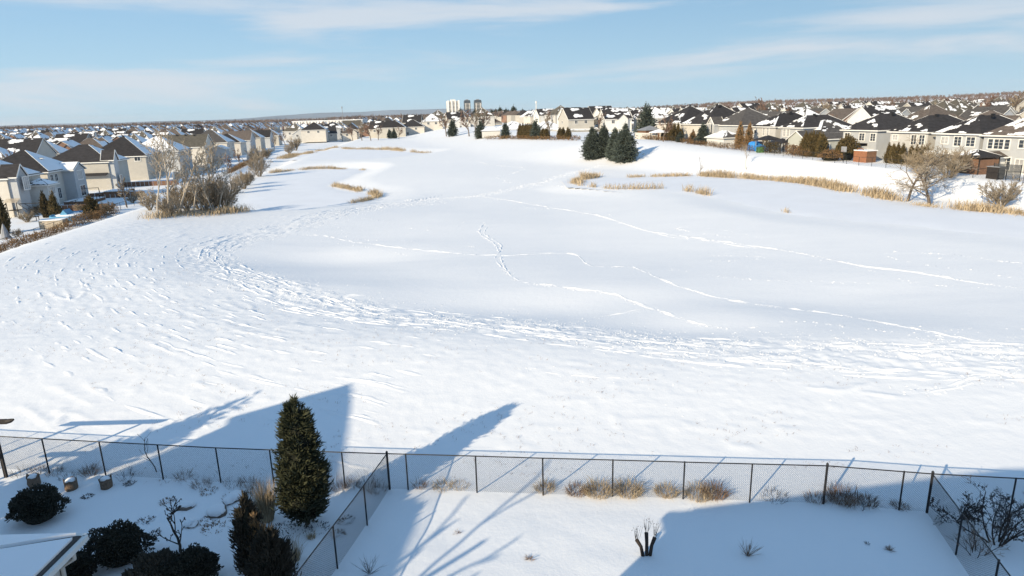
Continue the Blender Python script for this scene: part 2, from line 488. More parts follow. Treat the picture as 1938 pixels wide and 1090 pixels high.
M['concrete'] = mat('tower_concrete', (0.62, 0.58, 0.52), 0.85, 0.08, 0.05)
M['tower_white'] = mat('tower_white', (0.75, 0.73, 0.70), 0.8, 0.05, 0.05)
M['tower_glass'] = mat('tower_dark_glass', (0.06, 0.075, 0.09), 0.5, 0.2, 0.05, spec=0.3)
M['woods'] = mat('bare_woods', (0.10, 0.075, 0.068), 0.95, 0.35, 0.02, hue=(0.17, 0.125, 0.105))
M['pine'] = mat('far_pine', (0.03, 0.042, 0.03), 0.9, 0.35, 0.3, hue=(0.055, 0.07, 0.045))
M['hill'] = mat('haze_blue_hill', (0.13, 0.18, 0.25), 0.95, 0.25, 0.0008, hue=(0.25, 0.31, 0.38))  # blue of distance haze put into the base colour

# ------------------------------------------------------------------ ground
def axis(dense_lo, dense_hi, step, lo, hi, grow):
    mid = np.arange(dense_lo, dense_hi + 1e-6, step)
    right = []; x = dense_hi; s = step
    while x < hi:
        s *= grow; x += s; right.append(x)
    left = []; x = dense_lo; s = step
    while x > lo:
        s *= grow; x -= s; left.append(x)
    return np.concatenate([left[::-1], mid, right])
GX = axis(-44, 44, 0.155, -9000, 9000, 1.035)
GY = axis(14, 72, 0.15, -300, 15000, 1.020)
X, Y = np.meshgrid(GX, GY)
Z, D, S = base_h(X, Y)
lodm = np.exp(-np.maximum(np.hypot(X, Y) - 90, 0) / 90)
rough = sst(D, 1.0, 5.0) * sst(Y, 22.5, 26)
rip = fbm(D / 0.62, S / 2.6, 21, 3, 0.55)
rip2 = fbm(X / 0.5, Y / 0.45, 31, 2, 0.5)
bow = sst(S, 42, 50) * (1 - sst(S, 72, 84)) * np.exp(-((D - 9.5) / 4.5) ** 4)        # furrows on the outer bend
dr = np.clip(rip - 0.50, 0, 1)
crest = 1 - np.abs(2 * fbm(D / 0.8, S / 4.0, 23, 2, 0.45) - 1) * 2.4
crest = np.clip(crest, 0, 1) ** 3 * sst(fbm(D / 1.6, S / 2.2, 25, 2), 0.5, 0.66)
zz = rough * (0.045 * dr + 0.055 * np.clip(rip2 - 0.45, 0, 1) + 0.07 * crest * sst(fbm(X / 9, Y / 6, 27, 2), 0.4, 0.6)) + bow * 0.022 * np.abs(np.sin(D * 3.6 + 1.6 * fbm(X / 5, Y / 5, 5, 2))) ** 1.5 * sst(fbm(S / 0.9, D / 0.8, 44, 2), 0.46, 0.62)
trod = np.exp(-((D - 0.6) / 2.6) ** 4) * (1 - sst(S, PATH_S[-1] - 40, PATH_S[-1] - 8)) * sst(Y, 24, 30)                                                   # trodden path
tn = fbm(X / 0.42, Y / 0.42, 61, 2, 0.6)
tn2 = fbm(D / 0.5, S / 1.8, 63, 2, 0.6)
zz += trod * (0.13 * (tn - 0.5) + 0.11 * (tn2 - 0.5))
smoothf = (1 - sst(D, -1, 1)) * sst(Y, 24, 30)
zz += smoothf * 0.05 * (fbm(X / 7, Y / 3, 71, 3) - 0.5)
yard = 1 - sst(Y, 18, 24)
zz += yard * 0.10 * (fbm(X / 0.9, Y / 0.8, 83, 2) - 0.5) * sst(-X, 4.5, 7)
zz += yard * 0.10 * (fbm(X / 3.0, Y / 2.2, 81, 3) - 0.5)
zz += 0.22 * (fbm(X / 4.0, Y / 3.0, 95, 3) - 0.5) * sst(X, 35, 60) * sst(Y, 60, 90)
zz += 0.35 * (fbm(X / 30, Y / 22, 91, 3) - 0.5) * sst(Y, 60, 120)
Z = Z + zz * lodm
Z[np.abs(X) > 400] += 0
ny, nx = X.shape
idx = np.arange(ny * nx).reshape(ny, nx)
quads = np.stack([idx[:-1, :-1], idx[:-1, 1:], idx[1:, 1:], idx[1:, :-1]], -1).reshape(-1, 4)
g = MB(); g.add(np.stack([X, Y, Z], -1).reshape(-1, 3), quads)
go = g.build('snow_ground', M['snow'], smooth=True)
tag(go, kind='structure')
def mesh_z(x, y):
    """height of the ground mesh (bilinear)"""
    x = np.asarray(x, float); y = np.asarray(y, float)
    i = np.clip(np.searchsorted(GX, x) - 1, 0, nx - 2); j = np.clip(np.searchsorted(GY, y) - 1, 0, ny - 2)
    fx = (x - GX[i]) / (GX[i + 1] - GX[i]); fy = (y - GY[j]) / (GY[j + 1] - GY[j])
    return (Z[j, i] * (1 - fx) + Z[j, i + 1] * fx) * (1 - fy) + (Z[j + 1, i] * (1 - fx) + Z[j + 1, i + 1] * fx) * fy
def G(px, py):
    p = ground(px, py)
    return (p[0], p[1], float(mesh_z(p[0], p[1])))
def gm(x, y, dz=0.0):
    return (x, y, float(mesh_z(x, y)) + dz)
def pond(name, poly, z):
    c = poly.mean(0); m = MB()
    n = len(poly) - 1
    m.add(np.vstack([[[c[0], c[1], z]], np.column_stack([poly[:-1], np.full(n, z)])]), None,
          [[0, 1 + i, 1 + (i + 1) % n] for i in range(n)])
    tag(m.build(name, M['ice_snow'], smooth=False), kind='structure')
def pond_grid(name, poly, z, step):
    lo, hi = poly.min(0), poly.max(0)
    xs = np.arange(lo[0] - 2, hi[0] + 2, step); ys = np.arange(lo[1] - 2, hi[1] + 2, step)
    XX, YY = np.meshgrid(xs, ys)
    d = inside(poly, XX, YY).reshape(XX.shape)
    ii = np.arange(XX.size).reshape(XX.shape)
    q = np.stack([ii[:-1, :-1], ii[:-1, 1:], ii[1:, 1:], ii[1:, :-1]], -1).reshape(-1, 4)
    keep = d.ravel()[q].max(1) > -3.0
    m = MB(); zz_ = z + 0.03 * (fbm(XX / 9, YY / 5, 3, 2) - 0.5) - 0.17 * sst(-d, -4.0, 3.0)
    m.add(np.stack([XX, YY, zz_], -1).reshape(-1, 3), q[keep])
    tag(m.build(name, M['ice_snow'], smooth=True), kind='structure')
pond_grid('frozen_pond', PL, -1.17, 1.2)
pond_grid('frozen_pond', PF, -0.12, 2.0)
pond_grid('frozen_pond', PR, -0.14, 1.2)

# ------------------------------------------------------------------ trodden snow: clods thrown up along the trails
def clods(pts, size, hgt, m):
    """low lumps of kicked-up snow at pts (n,2); size (n,), hgt (n,)"""
    n = len(pts)
    k = 6
    ang = RNG.uniform(0, 6.28, (n, 1)) + np.arange(k)[None] * 2 * math.pi / k
    r = size[:, None] * RNG.uniform(0.6, 1.25, (n, k))
    bx = pts[:, None, 0] + np.cos(ang) * r * 1.25; by = pts[:, None, 1] + np.sin(ang) * r
    bz = mesh_z(bx, by) - 0.03
    tx = pts[:, 0] + RNG.normal(0, 0.25, n) * size; ty = pts[:, 1] + RNG.normal(0, 0.25, n) * size
    tz = mesh_z(tx, ty) + hgt
    V = np.concatenate([np.stack([bx, by, bz], -1), np.stack([tx, ty, tz], -1)[:, None]], 1)
    base = (np.arange(n) * (k + 1))[:, None, None]
    T = np.array([[j, (j + 1) % k, k] for j in range(k)])[None] + base
    m.add(V.reshape(-1, 3), None, T.reshape(-1, 3))
TRAILS = [  # (pixels in the photograph, marks per metre, sideways scatter, size)
    ([(560, 444), (620, 448), (700, 462), (780, 472), (880, 481), (960, 484), (1040, 480), (1090, 483), (1120, 503), (1190, 505), (1220, 515), (1280, 540), (1370, 566), (1480, 583), (1600, 598), (1700, 617), (1800, 636), (1938, 663)], 5, 0.10, 0.13),
    ([(918, 420), (908, 440), (935, 462), (945, 480), (955, 505), (975, 528), (1010, 537), (1090, 548), (1160, 557), (1220, 580), (1280, 600), (1340, 618), (1390, 622)], 6, 0.16, 0.13),
    ([(926, 425), (918, 442), (948, 466), (938, 490), (960, 520)], 5, 0.12, 0.11),
    ([(915, 372), (960, 378), (1040, 392), (1120, 405), (1215, 434), (1290, 447), (1400, 462), (1500, 477), (1610, 499), (1650, 507), (1760, 520), (1850, 536), (1938, 546)], 6, 0.12, 0.17),
    ([(1215, 434), (1270, 448), (1350, 457), (1400, 466), (1450, 470)], 4, 0.1, 0.14),
    ([(760, 380), (830, 376), (900, 371), (960, 360), (1020, 346), (1080, 328), (1140, 312)], 14, 0.9, 0.22),
    ([(640, 405), (700, 395), (760, 388), (830, 380)], 14, 1.6, 0.2),
    ([(1390, 632), (1430, 618), (1490, 608), (1550, 611), (1640, 622), (1720, 633)], 3, 0.1, 0.12),
    ([(1510, 666), (1508, 650), (1530, 642), (1580, 640), (1650, 646), (1760, 662), (1860, 672)], 3.4, 0.08, 0.12),
    ([(1780, 634), (1770, 645), (1755, 662), (1735, 672)], 3.5, 0.12, 0.12),
    ([(1790, 627), (1850, 622), (1938, 622)], 2.5, 0.06, 0.12),
    ([(1280, 432), (1300, 429), (1360, 434), (1400, 441), (1450, 452)], 2, 0.1, 0.13),
    ([(1280, 433), (1320, 440), (1390, 450), (1420, 455)], 2, 0.1, 0.13),
    ([(1340, 494), (1400, 494), (1448, 488), (1400, 484), (1340, 484)], 2.4, 0.1, 0.12),
    ([(1260, 508), (1340, 520), (1420, 529), (1540, 533), (1660, 536), (1740, 536), (1850, 538)], 2, 0.15, 0.12),
    ([(1675, 482), (1690, 477), (1760, 479), (1830, 485), (1938, 500)], 2.4, 0.1, 0.13),
    ([(1680, 485), (1720, 495), (1790, 507), (1850, 512), (1910, 525)], 2, 0.1, 0.13),
    ([(1770, 490), (1800, 488), (1850, 491), (1938, 498)], 2.2, 0.1, 0.13),
    ([(640, 562), (690, 560), (705, 565)], 5, 0.12, 0.10),
    ([(805, 583), (830, 592), (848, 606), (815, 590), (845, 573), (880, 562)], 4, 0.1, 0.1),
    ([(1040, 622), (1100, 620), (1170, 632), (1220, 640), (1290, 662)], 7, 0.3, 0.12),
    ([(1130, 602), (1190, 592), (1222, 586)], 5, 0.25, 0.10),
    ([(890, 300), (930, 312), (990, 318), (965, 330), (940, 334), (960, 345)], 2, 0.2, 0.2),
    ([(950, 344), (1010, 350), (1060, 352), (1100, 354)], 1.4, 0.4, 0.2),
    ([(920, 375), (990, 392), (1060, 398), (1150, 408)], 1.6, 0.8, 0.16),
    ([(1540, 490), (1620, 505), (1700, 528), (1780, 541), (1870, 545)], 1.5, 0.2, 0.12),
    ([(1700, 735), (1745, 742), (1810, 732), (1870, 712), (1938, 705)], 8, 0.35, 0.12),
    ([(1000, 700), (1100, 712), (1180, 716), (1270, 718), (1290, 712)], 4, 0.5, 0.09),
    ([(1250, 762), (1300, 780), (1330, 792)], 3, 0.2, 0.08),
    ([(590, 453), (680, 466), (760, 481), (850, 484)], 1.5, 0.15, 0.12),
    ([(640, 408), (720, 418), (780, 432), (850, 436), (880, 418)], 1.6, 0.15, 0.14),
    ([(640, 430), (660, 450), (740, 455), (840, 460), (920, 470)], 1.6, 0.15, 0.13),
]
cm = MB()
def berm(line, width, height, seed):
    """a low broken ridge of thrown-up snow along a trail"""
    n = len(line)
    T = np.gradient(line, axis=0); T /= np.maximum(np.linalg.norm(T, axis=1), 1e-9)[:, None]
    Nn = np.column_stack([-T[:, 1], T[:, 0]])
    i_ = np.arange(n)
    c = line + Nn * (0.16 * (vnoise(i_ / 3.0, i_ * 0 + seed, seed) - 0.5))[:, None]
    on = np.clip(vnoise(i_ / 2.1, i_ * 0 + 3.3 + seed, seed + 1) * 2.2 - 0.55, 0.0, 1)
    wv = width * (0.5 + 0.9 * vnoise(i_ / 1.6, i_ * 0 + 8.1, seed + 2))
    on = on * np.minimum(1, np.minimum(i_, n - 1 - i_) / min(8.0, max(2.0, n / 4)))
    hv = height * on * (0.6 + 0.7 * vnoise(i_ / 0.8, i_ * 0 + 1.7, seed + 3))
    rows = []
    for k_, (o_, hh) in enumerate(((-0.5, 0), (-0.1, 1), (0.15, 0.85), (0.5, 0))):
        q = c + Nn * (o_ * wv)[:, None]
        zz_ = mesh_z(q[:, 0], q[:, 1]) + hh * hv - 0.015
        rows.append(np.column_stack([q, zz_]))
    V = np.stack(rows, 1).reshape(-1, 3)
    Q = [[a * 4 + b, a * 4 + b + 1, a * 4 + b + 5, a * 4 + b + 4] for a in range(n - 1) for b in range(3)]
    cm.add(V, Q)
for ti, (pxs, dens, scat, size) in enumerate(TRAILS):
    w = [ground(*p)[:2] for p in pxs]
    far_ = max(p[1] for p in w)
    line = dense(w, 0.3 if far_ < 90 else 0.5)
    L = np.concatenate([[0], np.cumsum(np.linalg.norm(np.diff(line, axis=0), axis=1))])
    if dens >= 4 and dens < 10:
        berm(line, 0.18 + size * 0.5, 0.03 + size * 0.24, 10 + ti)
        if dens >= 5: berm(line + np.array([0.0, 0.28]), 0.22 + size * 0.5, 0.05 + size * 0.25, 60 + ti)
    n = int(L[-1] * dens * 1.6)
    s = np.sort(RNG.uniform(0, L[-1], n))
    keep = vnoise(s / 1.7, s * 0 + size * 10, 9) > (0.18 if dens >= 4 else 0.30)
    s = s[keep]
    P = np.column_stack([np.interp(s, L, line[:, 0]), np.interp(s, L, line[:, 1])])
    P += RNG.normal(0, scat, P.shape)
    sz = size * (0.72 if dens >= 4 else 0.95) * RNG.uniform(0.5, 1.4, len(P))
    clods(P, sz, sz * RNG.uniform(0.3, 0.55, len(P)), cm)
for bi, o_ in enumerate(np.linspace(-2.3, 3.4, 13)):
    nrm = np.column_stack([-PATH_T[:, 1], PATH_T[:, 0]])
    w_ = 1.1 * (fbm(PATH_S / 9.0, PATH_S * 0 + bi * 7.3, 200 + bi, 2) - 0.5) + o_
    ln = PATH + nrm * w_[:, None]
    ln = ln[(ln[:, 1] > 25) & (np.abs(ln[:, 0]) < 60)]
    ln = dense(ln[::2], 0.3)
    a_ = np.arange(len(ln))
    on_ = fbm(a_ / 40.0, a_ * 0 + bi * 3.1, 300 + bi, 2) > 0.40
    cuts = np.flatnonzero(np.diff(on_.astype(int))) + 1
    for seg in np.split(a_, cuts):
        if len(seg) > 20 and on_[seg[0]]:
            berm(ln[seg], 0.30, 0.075, 400 + bi)
# old mowing furrows, drifted over, round the outer bend
for bi, o_ in enumerate(np.arange(4.4, 17.5, 0.5)):
    sel = (PATH_S > 40 - o_ * 0.3) & (PATH_S < 84)
    nrm = np.column_stack([-PATH_T[:, 1], PATH_T[:, 0]])
    w_ = 0.5 * (fbm(PATH_S / 6.0, PATH_S * 0 + bi * 2.3, 700 + bi, 2) - 0.5) + o_ + 0.12 * math.sin(bi * 2.1)
    ln = dense((PATH + nrm * w_[:, None])[sel][::2], 0.3)
    a_ = np.arange(len(ln))
    on_ = fbm(a_ / 7.0, a_ * 0 + bi * 1.7, 800 + bi, 2) > 0.515
    for seg in np.split(a_, np.flatnonzero(np.diff(on_.astype(int))) + 1):
        if len(seg) > 4 and on_[seg[0]]:
            berm(ln[seg], 0.34, 0.065, 900 + bi)
# the broad path: many scuffs, lying along it
n = 20000
k = RNG.integers(0, len(PATH) - 1, n)
off = RNG.normal(0.3, 1.75, n)
nrm = np.column_stack([-PATH_T[k, 1], PATH_T[k, 0]])
P = PATH[k] + nrm * off[:, None] + RNG.normal(0, 0.3, (n, 2))
ok = (P[:, 1] > 25) & (np.abs(P[:, 0]) < 60) & (fbm(P[:, 0] / 2, P[:, 1] / 1.2, 5, 2) > 0.40)
P = P[ok]
sz = RNG.uniform(0.03, 0.095, len(P))
clods(P, sz, sz * RNG.uniform(0.3, 0.7, len(P)), cm)
tag(cm.build('trodden_snow', M['snow'], smooth=True), 'kicked up snow along the foot trails across the fairway', 'snow', kind='stuff')


# ================================================================== houses
def face_snow(m, quad, cover, seed, lift=0.07, inset=0.03, n=(14, 9)):
    if cover < 1 and n == (14, 9): n = (34, 22)
    """snow lying on a roof face (eave p0-p1, ridge p3-p2): cells kept by noise, with a skirt round every edge"""
    p0, p1, p2, p3 = [np.array(p, float) for p in quad]
    nu, nv = n
    u = np.linspace(inset, 1 - inset, nu + 1); v = np.linspace(inset, 1 - inset, nv + 1)
    U, Vv = np.meshgrid(u, v)
    jit = 0.5 / max(nu, nv)
    rg = np.random.default_rng(seed)
    Uj = U + (rg.uniform(-jit, jit, U.shape) if cover < 1 else 0); Vj = Vv + (rg.uniform(-jit, jit, U.shape) if cover < 1 else 0)
    Uj = np.clip(Uj, 0.01, 0.99); Vj = np.clip(Vj, 0.01, 0.99)
    Pt = ((1 - Uj) * (1 - Vj))[..., None] * p0 + (Uj * (1 - Vj))[..., None] * p1 + (Uj * Vj)[..., None] * p2 + ((1 - Uj) * Vj)[..., None] * p3
    nr = np.cross(p1 - p0, p3 - p0 if np.linalg.norm(p3 - p0) > 1e-6 else p2 - p0)
    nr /= np.linalg.norm(nr)
    if nr[2] < 0: nr = -nr
    top = Pt + nr * lift
    bot = Pt + nr * 0.004
    uc, vc = (U[:-1, :-1] + U[1:, 1:]) / 2, (Vv[:-1, :-1] + Vv[1:, 1:]) / 2
    if cover >= 1:
        keep = np.ones((nv, nu), bool)
    else:
        f = fbm(uc * 3.0 + seed * 3.1, vc * 3.5, seed, 3, 0.55)
        f = f - 0.10 * np.abs(vc - 0.45)
        keep = f > np.quantile(f, 1 - cover)
    idx = np.arange((nu + 1) * (nv + 1)).reshape(nv + 1, nu + 1)
    K = (nu + 1) * (nv + 1)
    q = []; edges = {}
    for j in range(nv):
        for i in range(nu):
            if keep[j, i]:
                c = [idx[j, i], idx[j, i + 1], idx[j + 1, i + 1], idx[j + 1, i]]
                q.append(c)
                for a, b in zip(c, c[1:] + c[:1]):
                    edges[(a, b)] = edges.get((a, b), 0) + 1
    for (a, b) in list(edges):
        if (b, a) not in edges:
            q.append([a, a + K, b + K, b])
    if q:
        m.add(np.concatenate([top.reshape(-1, 3), bot.reshape(-1, 3)]), q)
def roof_faces(a, b, z, pitch, kind):
    """eave half-extents a (x), b (y) -> dict of faces as (eave0, eave1, ridge1, ridge0), ridge height"""
    if kind == 'hip':
        if a >= b:
            h = b * pitch; r0, r1 = (-(a - b), 0, z + h), (a - b, 0, z + h)
            return {'S': [(-a, -b, z), (a, -b, z), r1, r0], 'N': [(a, b, z), (-a, b, z), r0, r1],
                    'E': [(a, -b, z), (a, b, z), r1, r1], 'W': [(-a, b, z), (-a, -b, z), r0, r0]}, z + h
        h = a * pitch; r0, r1 = (0, -(b - a), z + h), (0, b - a, z + h)
        return {'W': [(-a, b, z), (-a, -b, z), r0, r1], 'E': [(a, -b, z), (a, b, z), r1, r0],
                'S': [(-a, -b, z), (a, -b, z), r0, r0], 'N': [(a, b, z), (-a, b, z), r1, r1]}, z + h
    if kind == 'gable_x':       # ridge along x
        h = b * pitch; r0, r1 = (-a, 0, z + h), (a, 0, z + h)
        return {'S': [(-a, -b, z), (a, -b, z), r1, r0], 'N': [(a, b, z), (-a, b, z), r0, r1]}, z + h
    h = a * pitch; r0, r1 = (0, -b, z + h), (0, b, z + h)
    return {'W': [(-a, b, z), (-a, -b, z), r0, r1], 'E': [(a, -b, z), (a, b, z), r1, r0]}, z + h
def box_house(parent, cx, cy, w, d, eave, kind, pitch, wall, roof, snow, seed, over=0.45, z0=0.0, trim=True):
    """one volume: walls (gables included), roof slab, snow on the roof; parts of parent"""
    m = MB()
    x, y = w / 2, d / 2
    zt = eave - 0.02
    V = [(-x, -y, z0), (x, -y, z0), (x, y, z0), (-x, y, z0), (-x, -y, zt), (x, -y, zt), (x, y, zt), (-x, y, zt)]
    Q = [[0, 1, 5, 4], [1, 2, 6, 5], [2, 3, 7, 6], [3, 0, 4, 7], [7, 6, 5, 4]]; T = []
    if kind == 'gable_x':
        gh = y * pitch
        V += [(-x, 0, zt + gh), (x, 0, zt + gh)]; T = [[7, 4, 8], [5, 6, 9]]
    elif kind == 'gable_y':
        gh = x * pitch
        V += [(0, -y, zt + gh), (0, y, zt + gh)]; T = [[4, 5, 8], [6, 7, 9]]
    m.add(np.array(V) + (cx, cy, 0), Q, T)
    m.build('wall', wall, parent)
    ov = 0.2 if kind != 'hip' else over
    a, b = (x + (over if kind != 'gable_x' else 0.25)), (y + (over if kind != 'gable_y' else 0.25))
    # keep the roof plane passing through the wall head
    drop = over * pitch
    F, rz_ = roof_faces(a, b, eave - drop + 0.12, pitch, kind)
    m = MB()
    for f in F.values():
        P = np.array(f)
        tri = np.allclose(P[2], P[3])
        P = P[:3] if tri else P
        nrm = np.cross(P[1] - P[0], P[2] - P[0]); nrm /= np.linalg.norm(nrm)
        lowP = P - (0, 0, 0.16)
        k = len(P)
        vv = np.concatenate([P, lowP]) + (cx, cy, 0)
        if tri:
            m.add(vv, [[0, 3, 4, 1], [1, 4, 5, 2], [2, 5, 3, 0]], [[0, 1, 2], [5, 4, 3]])
        else:
            m.add(vv, [[0, 1, 2, 3], [7, 6, 5, 4], [0, 4, 5, 1], [1, 5, 6, 2], [2, 6, 7, 3], [3, 7, 4, 0]])
    rf = m.build('roof', roof, parent)
    if snow:
        for k, c in snow.items():
            if k in F:
                m = MB()
                face_snow(m, np.array(F[k]) + (cx, cy, 0), c, seed + ord(k))
                if m.n:
                    so = m.build('roof_snow', M['roof_snow'], rf)
                    if c < 1: so['kind'] = 'stuff'
    if trim:
        m = MB()
        t = 0.035
        zf = eave - drop + 0.02
        if kind != 'gable_y':
            for s in (-1, 1): m.box((cx, cy + s * (b + t), zf), (2 * a + 0.02, 0.05, 0.22))
        if kind != 'gable_x':
            for s in (-1, 1): m.box((cx + s * (a + t), cy, zf), (0.05, 2 * b + 0.12, 0.22))
        if kind == 'gable_y':
            for s in (-1, 1):
                for e in (-1, 1):
                    m.bar((cx + e * a, cy + s * (b + 0.03), zf), (cx, cy + s * (b + 0.03), zf + a * pitch), 0.12, 4)
        if kind == 'gable_x':
            for s in (-1, 1):
                for e in (-1, 1):
                    m.bar((cx + s * (a + 0.03), cy + e * b, zf), (cx + s * (a + 0.03), cy, zf + b * pitch), 0.12, 4)
        m.build('eave_trim', M['white_trim'], parent)
    return rz_, rf
def window(parent, face, u, z, w, h, cx, cy, W, D, cols=2, rows=3, name='window', blind=False):
    """framed window on a wall face of a volume centred (cx, cy); u along the face, z of its sill"""
    if face in 'NS':
        s = 1 if face == 'N' else -1
        o = np.array([cx + u, cy + s * D / 2, z + h / 2]); ax = np.array([1.0, 0, 0]); nr = np.array([0, s, 0.0])
    else:
        s = 1 if face == 'E' else -1
        o = np.array([cx + s * W / 2, cy + u, z + h / 2]); ax = np.array([0, 1.0, 0]); nr = np.array([s, 0, 0.0])
    def bx(m, du, dz, su, sz, depth, lift):
        c = o + ax * du + np.array([0, 0, dz]) + nr * (lift + depth / 2)
        size = np.abs(ax) * su + np.abs(nr) * depth + np.array([0, 0, sz])
        m.box(c, size)
    m = MB(); fw = 0.13
    bx(m, -(w / 2 + fw / 2 - 0.02), 0, fw, h + 2 * fw, 0.08, 0.0); bx(m, w / 2 + fw / 2 - 0.02, 0, fw, h + 2 * fw, 0.08, 0.0)
    bx(m, 0, h / 2 + fw / 2 - 0.02, w - 0.03, fw, 0.078, 0.0); bx(m, 0, -(h / 2 + fw / 2 - 0.02), w - 0.03, fw + 0.04, 0.12, 0.0)
    for i in range(1, cols): bx(m, -w / 2 + w * i / cols, 0, 0.07, h - 0.02, 0.05, 0.012)
    for j in range(1, rows): bx(m, 0, -h / 2 + h * j / rows, w - 0.02, 0.035, 0.04, 0.012)
    fr = m.build(name, M['white_trim'], parent)
    m = MB(); bx(m, 0, 0, w, h, 0.02, 0.004)
    m.build('pane', M['blind'] if blind else M['glass'], fr)
    return fr
def vents(parent_roof, pts):
    for p in pts:
        m = MB(); m.box((p[0], p[1], p[2] + 0.22), (0.42, 0.42, 0.55)); m.box((p[0], p[1], p[2] + 0.53), (0.56, 0.56, 0.10))
        m.build('roof_vent', M['black_metal'], parent_roof)
RZR = math.atan2(-RDIR[0], RDIR[1])           # local +y runs along the row
RZL = math.atan2(-LDIR[0], LDIR[1])
def solve_row(P0, d, px, z):
    lo, hi = -60.0, 900.0
    f = lambda t: pixof(P0[0] + d[0] * t, P0[1] + d[1] * t, z)[0]
    s = 1 if f(hi) > f(lo) else -1
    for _ in range(50):
        mid = (lo + hi) / 2
        if (f(mid) - px) * s > 0: hi = mid
        else: lo = mid
    return lo
def rhouse(px_s, px_n, label, wall, roof, depth=12.5, eave=5.9, kind='hip', pitch=0.62, snow=None, wins=(), back=0.0, seed=1, bumps=(), zoff=0.0, side_wall=None):
    """a house of the right-hand row: its garden (west) wall seen between two columns of the photograph"""
    t0 = solve_row(RROW, RDIR, px_s, 5); t1 = solve_row(RROW, RDIR, px_n, 5)
    width = t1 - t0; tc_ = (t0 + t1) / 2
    east = np.array([RDIR[1], -RDIR[0]])
    c = RROW + RDIR * tc_ + east * (depth / 2 + back)
    zg = max(2.4, 2.6 + 0.011 * tc_) + zoff
    root = thing('detached_house', label, 'house', (c[0], c[1], zg), RZR)
    ridge, rf = box_house(root, 0, 0, depth, width, eave, kind, pitch, wall, roof, snow, seed, z0=-1.2)
    for w in wins:
        window(root, w[0], w[1] * (width if w[0] in 'EW' else depth) / 2, w[2], w[3], w[4], 0, 0, depth, width, *(w[5:]))
    return root, width, depth, ridge, rf
def lhouse(px, label, wall, roof, width=12.0, depth=13.0, eave=5.8, kind='hip', pitch=0.62, snow=None, wins=(), seed=1, zg=-0.8, push=0.0):
    """a house of the left-hand row: px is the column of its south-east corner"""
    t0 = solve_row(LROW, LDIR, px, 3)
    west = np.array([-LDIR[1], LDIR[0]])
    c = LROW + LDIR * (t0 + depth / 2) + west * (width / 2 + push)
    root = thing('detached_house', label, 'house', (c[0], c[1], zg), RZL)
    ridge, rf = box_house(root, 0, 0, width, depth, eave, kind, pitch, wall, roof, snow, seed, z0=-1.2)
    for w in wins:
        window(root, w[0], w[1] * (depth if w[0] in 'EW' else width) / 2, w[2], w[3], w[4], 0, 0, width, depth, *(w[5:]))
    return root, width, depth, ridge, rf
def gable_bump(root, face_x, cy, w, d, eave, wall, roof, snow, seed, pitch=1.1):
    """a narrow gabled bay standing out of the garden wall (gable faces along x)"""
    sgn = 1 if face_x > 0 else -1
    cx = face_x + sgn * d / 2 - sgn * 0.6
    box_house(root, cx, cy, d + 1.2, w, eave, 'gable_x', pitch, wall, roof, snow, seed, over=0.3, z0=-1.2)
    return cx, d + 1.2
WW = 1.1
# ---- right-hand row, nearest first
r, w_, d_, rg, rf = rhouse(1965, 1857, 'grey and beige two-storey house at the right edge, snow down its brown roof', M['grey'], M['roof_brown'], depth=13, snow={'W': 0.62, 'S': 0.8, 'N': 1, 'E': 1}, seed=3, pitch=0.66,
    wins=[('W', 0.72, 3.6, 0.8, 1.5, 1, 3), ('W', 0.42, 3.6, 1.5, 1.5, 2, 3), ('W', 0.12, 3.6, 0.8, 1.5, 1, 3), ('W', -0.45, 3.9, 1.5, 1.2, 2, 2), ('W', 0.05, 0.5, 1.3, 1.9, 2, 3),
          ('W', 0.80, 0.6, 0.9, 1.4, 1, 3), ('W', -0.55, 0.1, 2.6, 2.1, 4, 3, 'window', True)])
box_house(r, -d_ / 2 - 0.9, 1.6, 2.8, 2.4, 2.6, 'gable_x', 0.5, M['white_siding'], M['roof_brown'], None, 6, z0=-1.2)
vents(rf, [(-1.5, 1.0, rg - 0.8), (1.0, 2.0, rg - 0.6)])
r, w_, d_, rg, rf = rhouse(1850, 1767, 'pale grey two-storey house behind the dark gazebo, snow smeared on its black roof', M['grey'], M['roof_dark'], snow={'W': 0.20, 'N': 1, 'E': 1}, seed=8,
    wins=[('W', 0.55, 4.0, 1.3, 1.1, 2, 2, 'window', True), ('W', -0.05, 3.7, 1.3, 1.5, 2, 3), ('W', -0.62, 3.7, 1.5, 1.5, 2, 3), ('W', -0.3, 0.4, 1.5, 1.9, 2, 3), ('W', 0.55, 0.2, 1.6, 2.0, 2, 3)])
vents(rf, [(-1.0, 0.5, rg - 0.5), (-0.6, -1.2, rg - 0.3)])
r, w_, d_, rg, rf = rhouse(1752, 1682, 'cream two-storey house with black roof behind a row of small dark cedars', M['greige'], M['roof_dark'], snow={'W': 0.10, 'N': 1, 'E': 1}, seed=14,
    wins=[('W', 0.72, 4.2, 1.1, 0.9, 2, 2, 'window', True), ('W', -0.3, 3.5, 1.1, 1.7, 2, 3), ('W', -0.72, 3.5, 1.1, 1.7, 2, 3), ('W', 0.7, 0.6, 1.1, 1.5, 2, 3), ('W', -0.4, 0.6, 1.5, 1.5, 2, 3)])
vents(rf, [(-0.8, -0.4, rg - 0.4), (1.0, 0.3, rg - 0.5)])
r, w_, d_, rg, rf = rhouse(1657, 1593, 'grey-blue two-storey house with black roof behind the orange wooden shed', M['grey'], M['roof_dark'], snow={'W': 0.16, 'N': 1, 'E': 1}, seed=22,
    wins=[('W', 0.72, 3.7, 1.3, 1.4, 2, 3), ('W', -0.15, 3.7, 1.3, 1.4, 2, 3), ('W', -0.78, 3.7, 1.2, 1.4, 2, 3), ('W', -0.7, 0.0, 1.3, 2.1, 2, 4), ('W', -0.05, 0.8, 1.0, 1.1, 2, 2), ('W', 0.55, 0.8, 1.3, 1.4, 2, 2)])
vents(rf, [(-0.8, 0.6, rg - 0.4), (0.5, -0.9, rg - 0.3)])
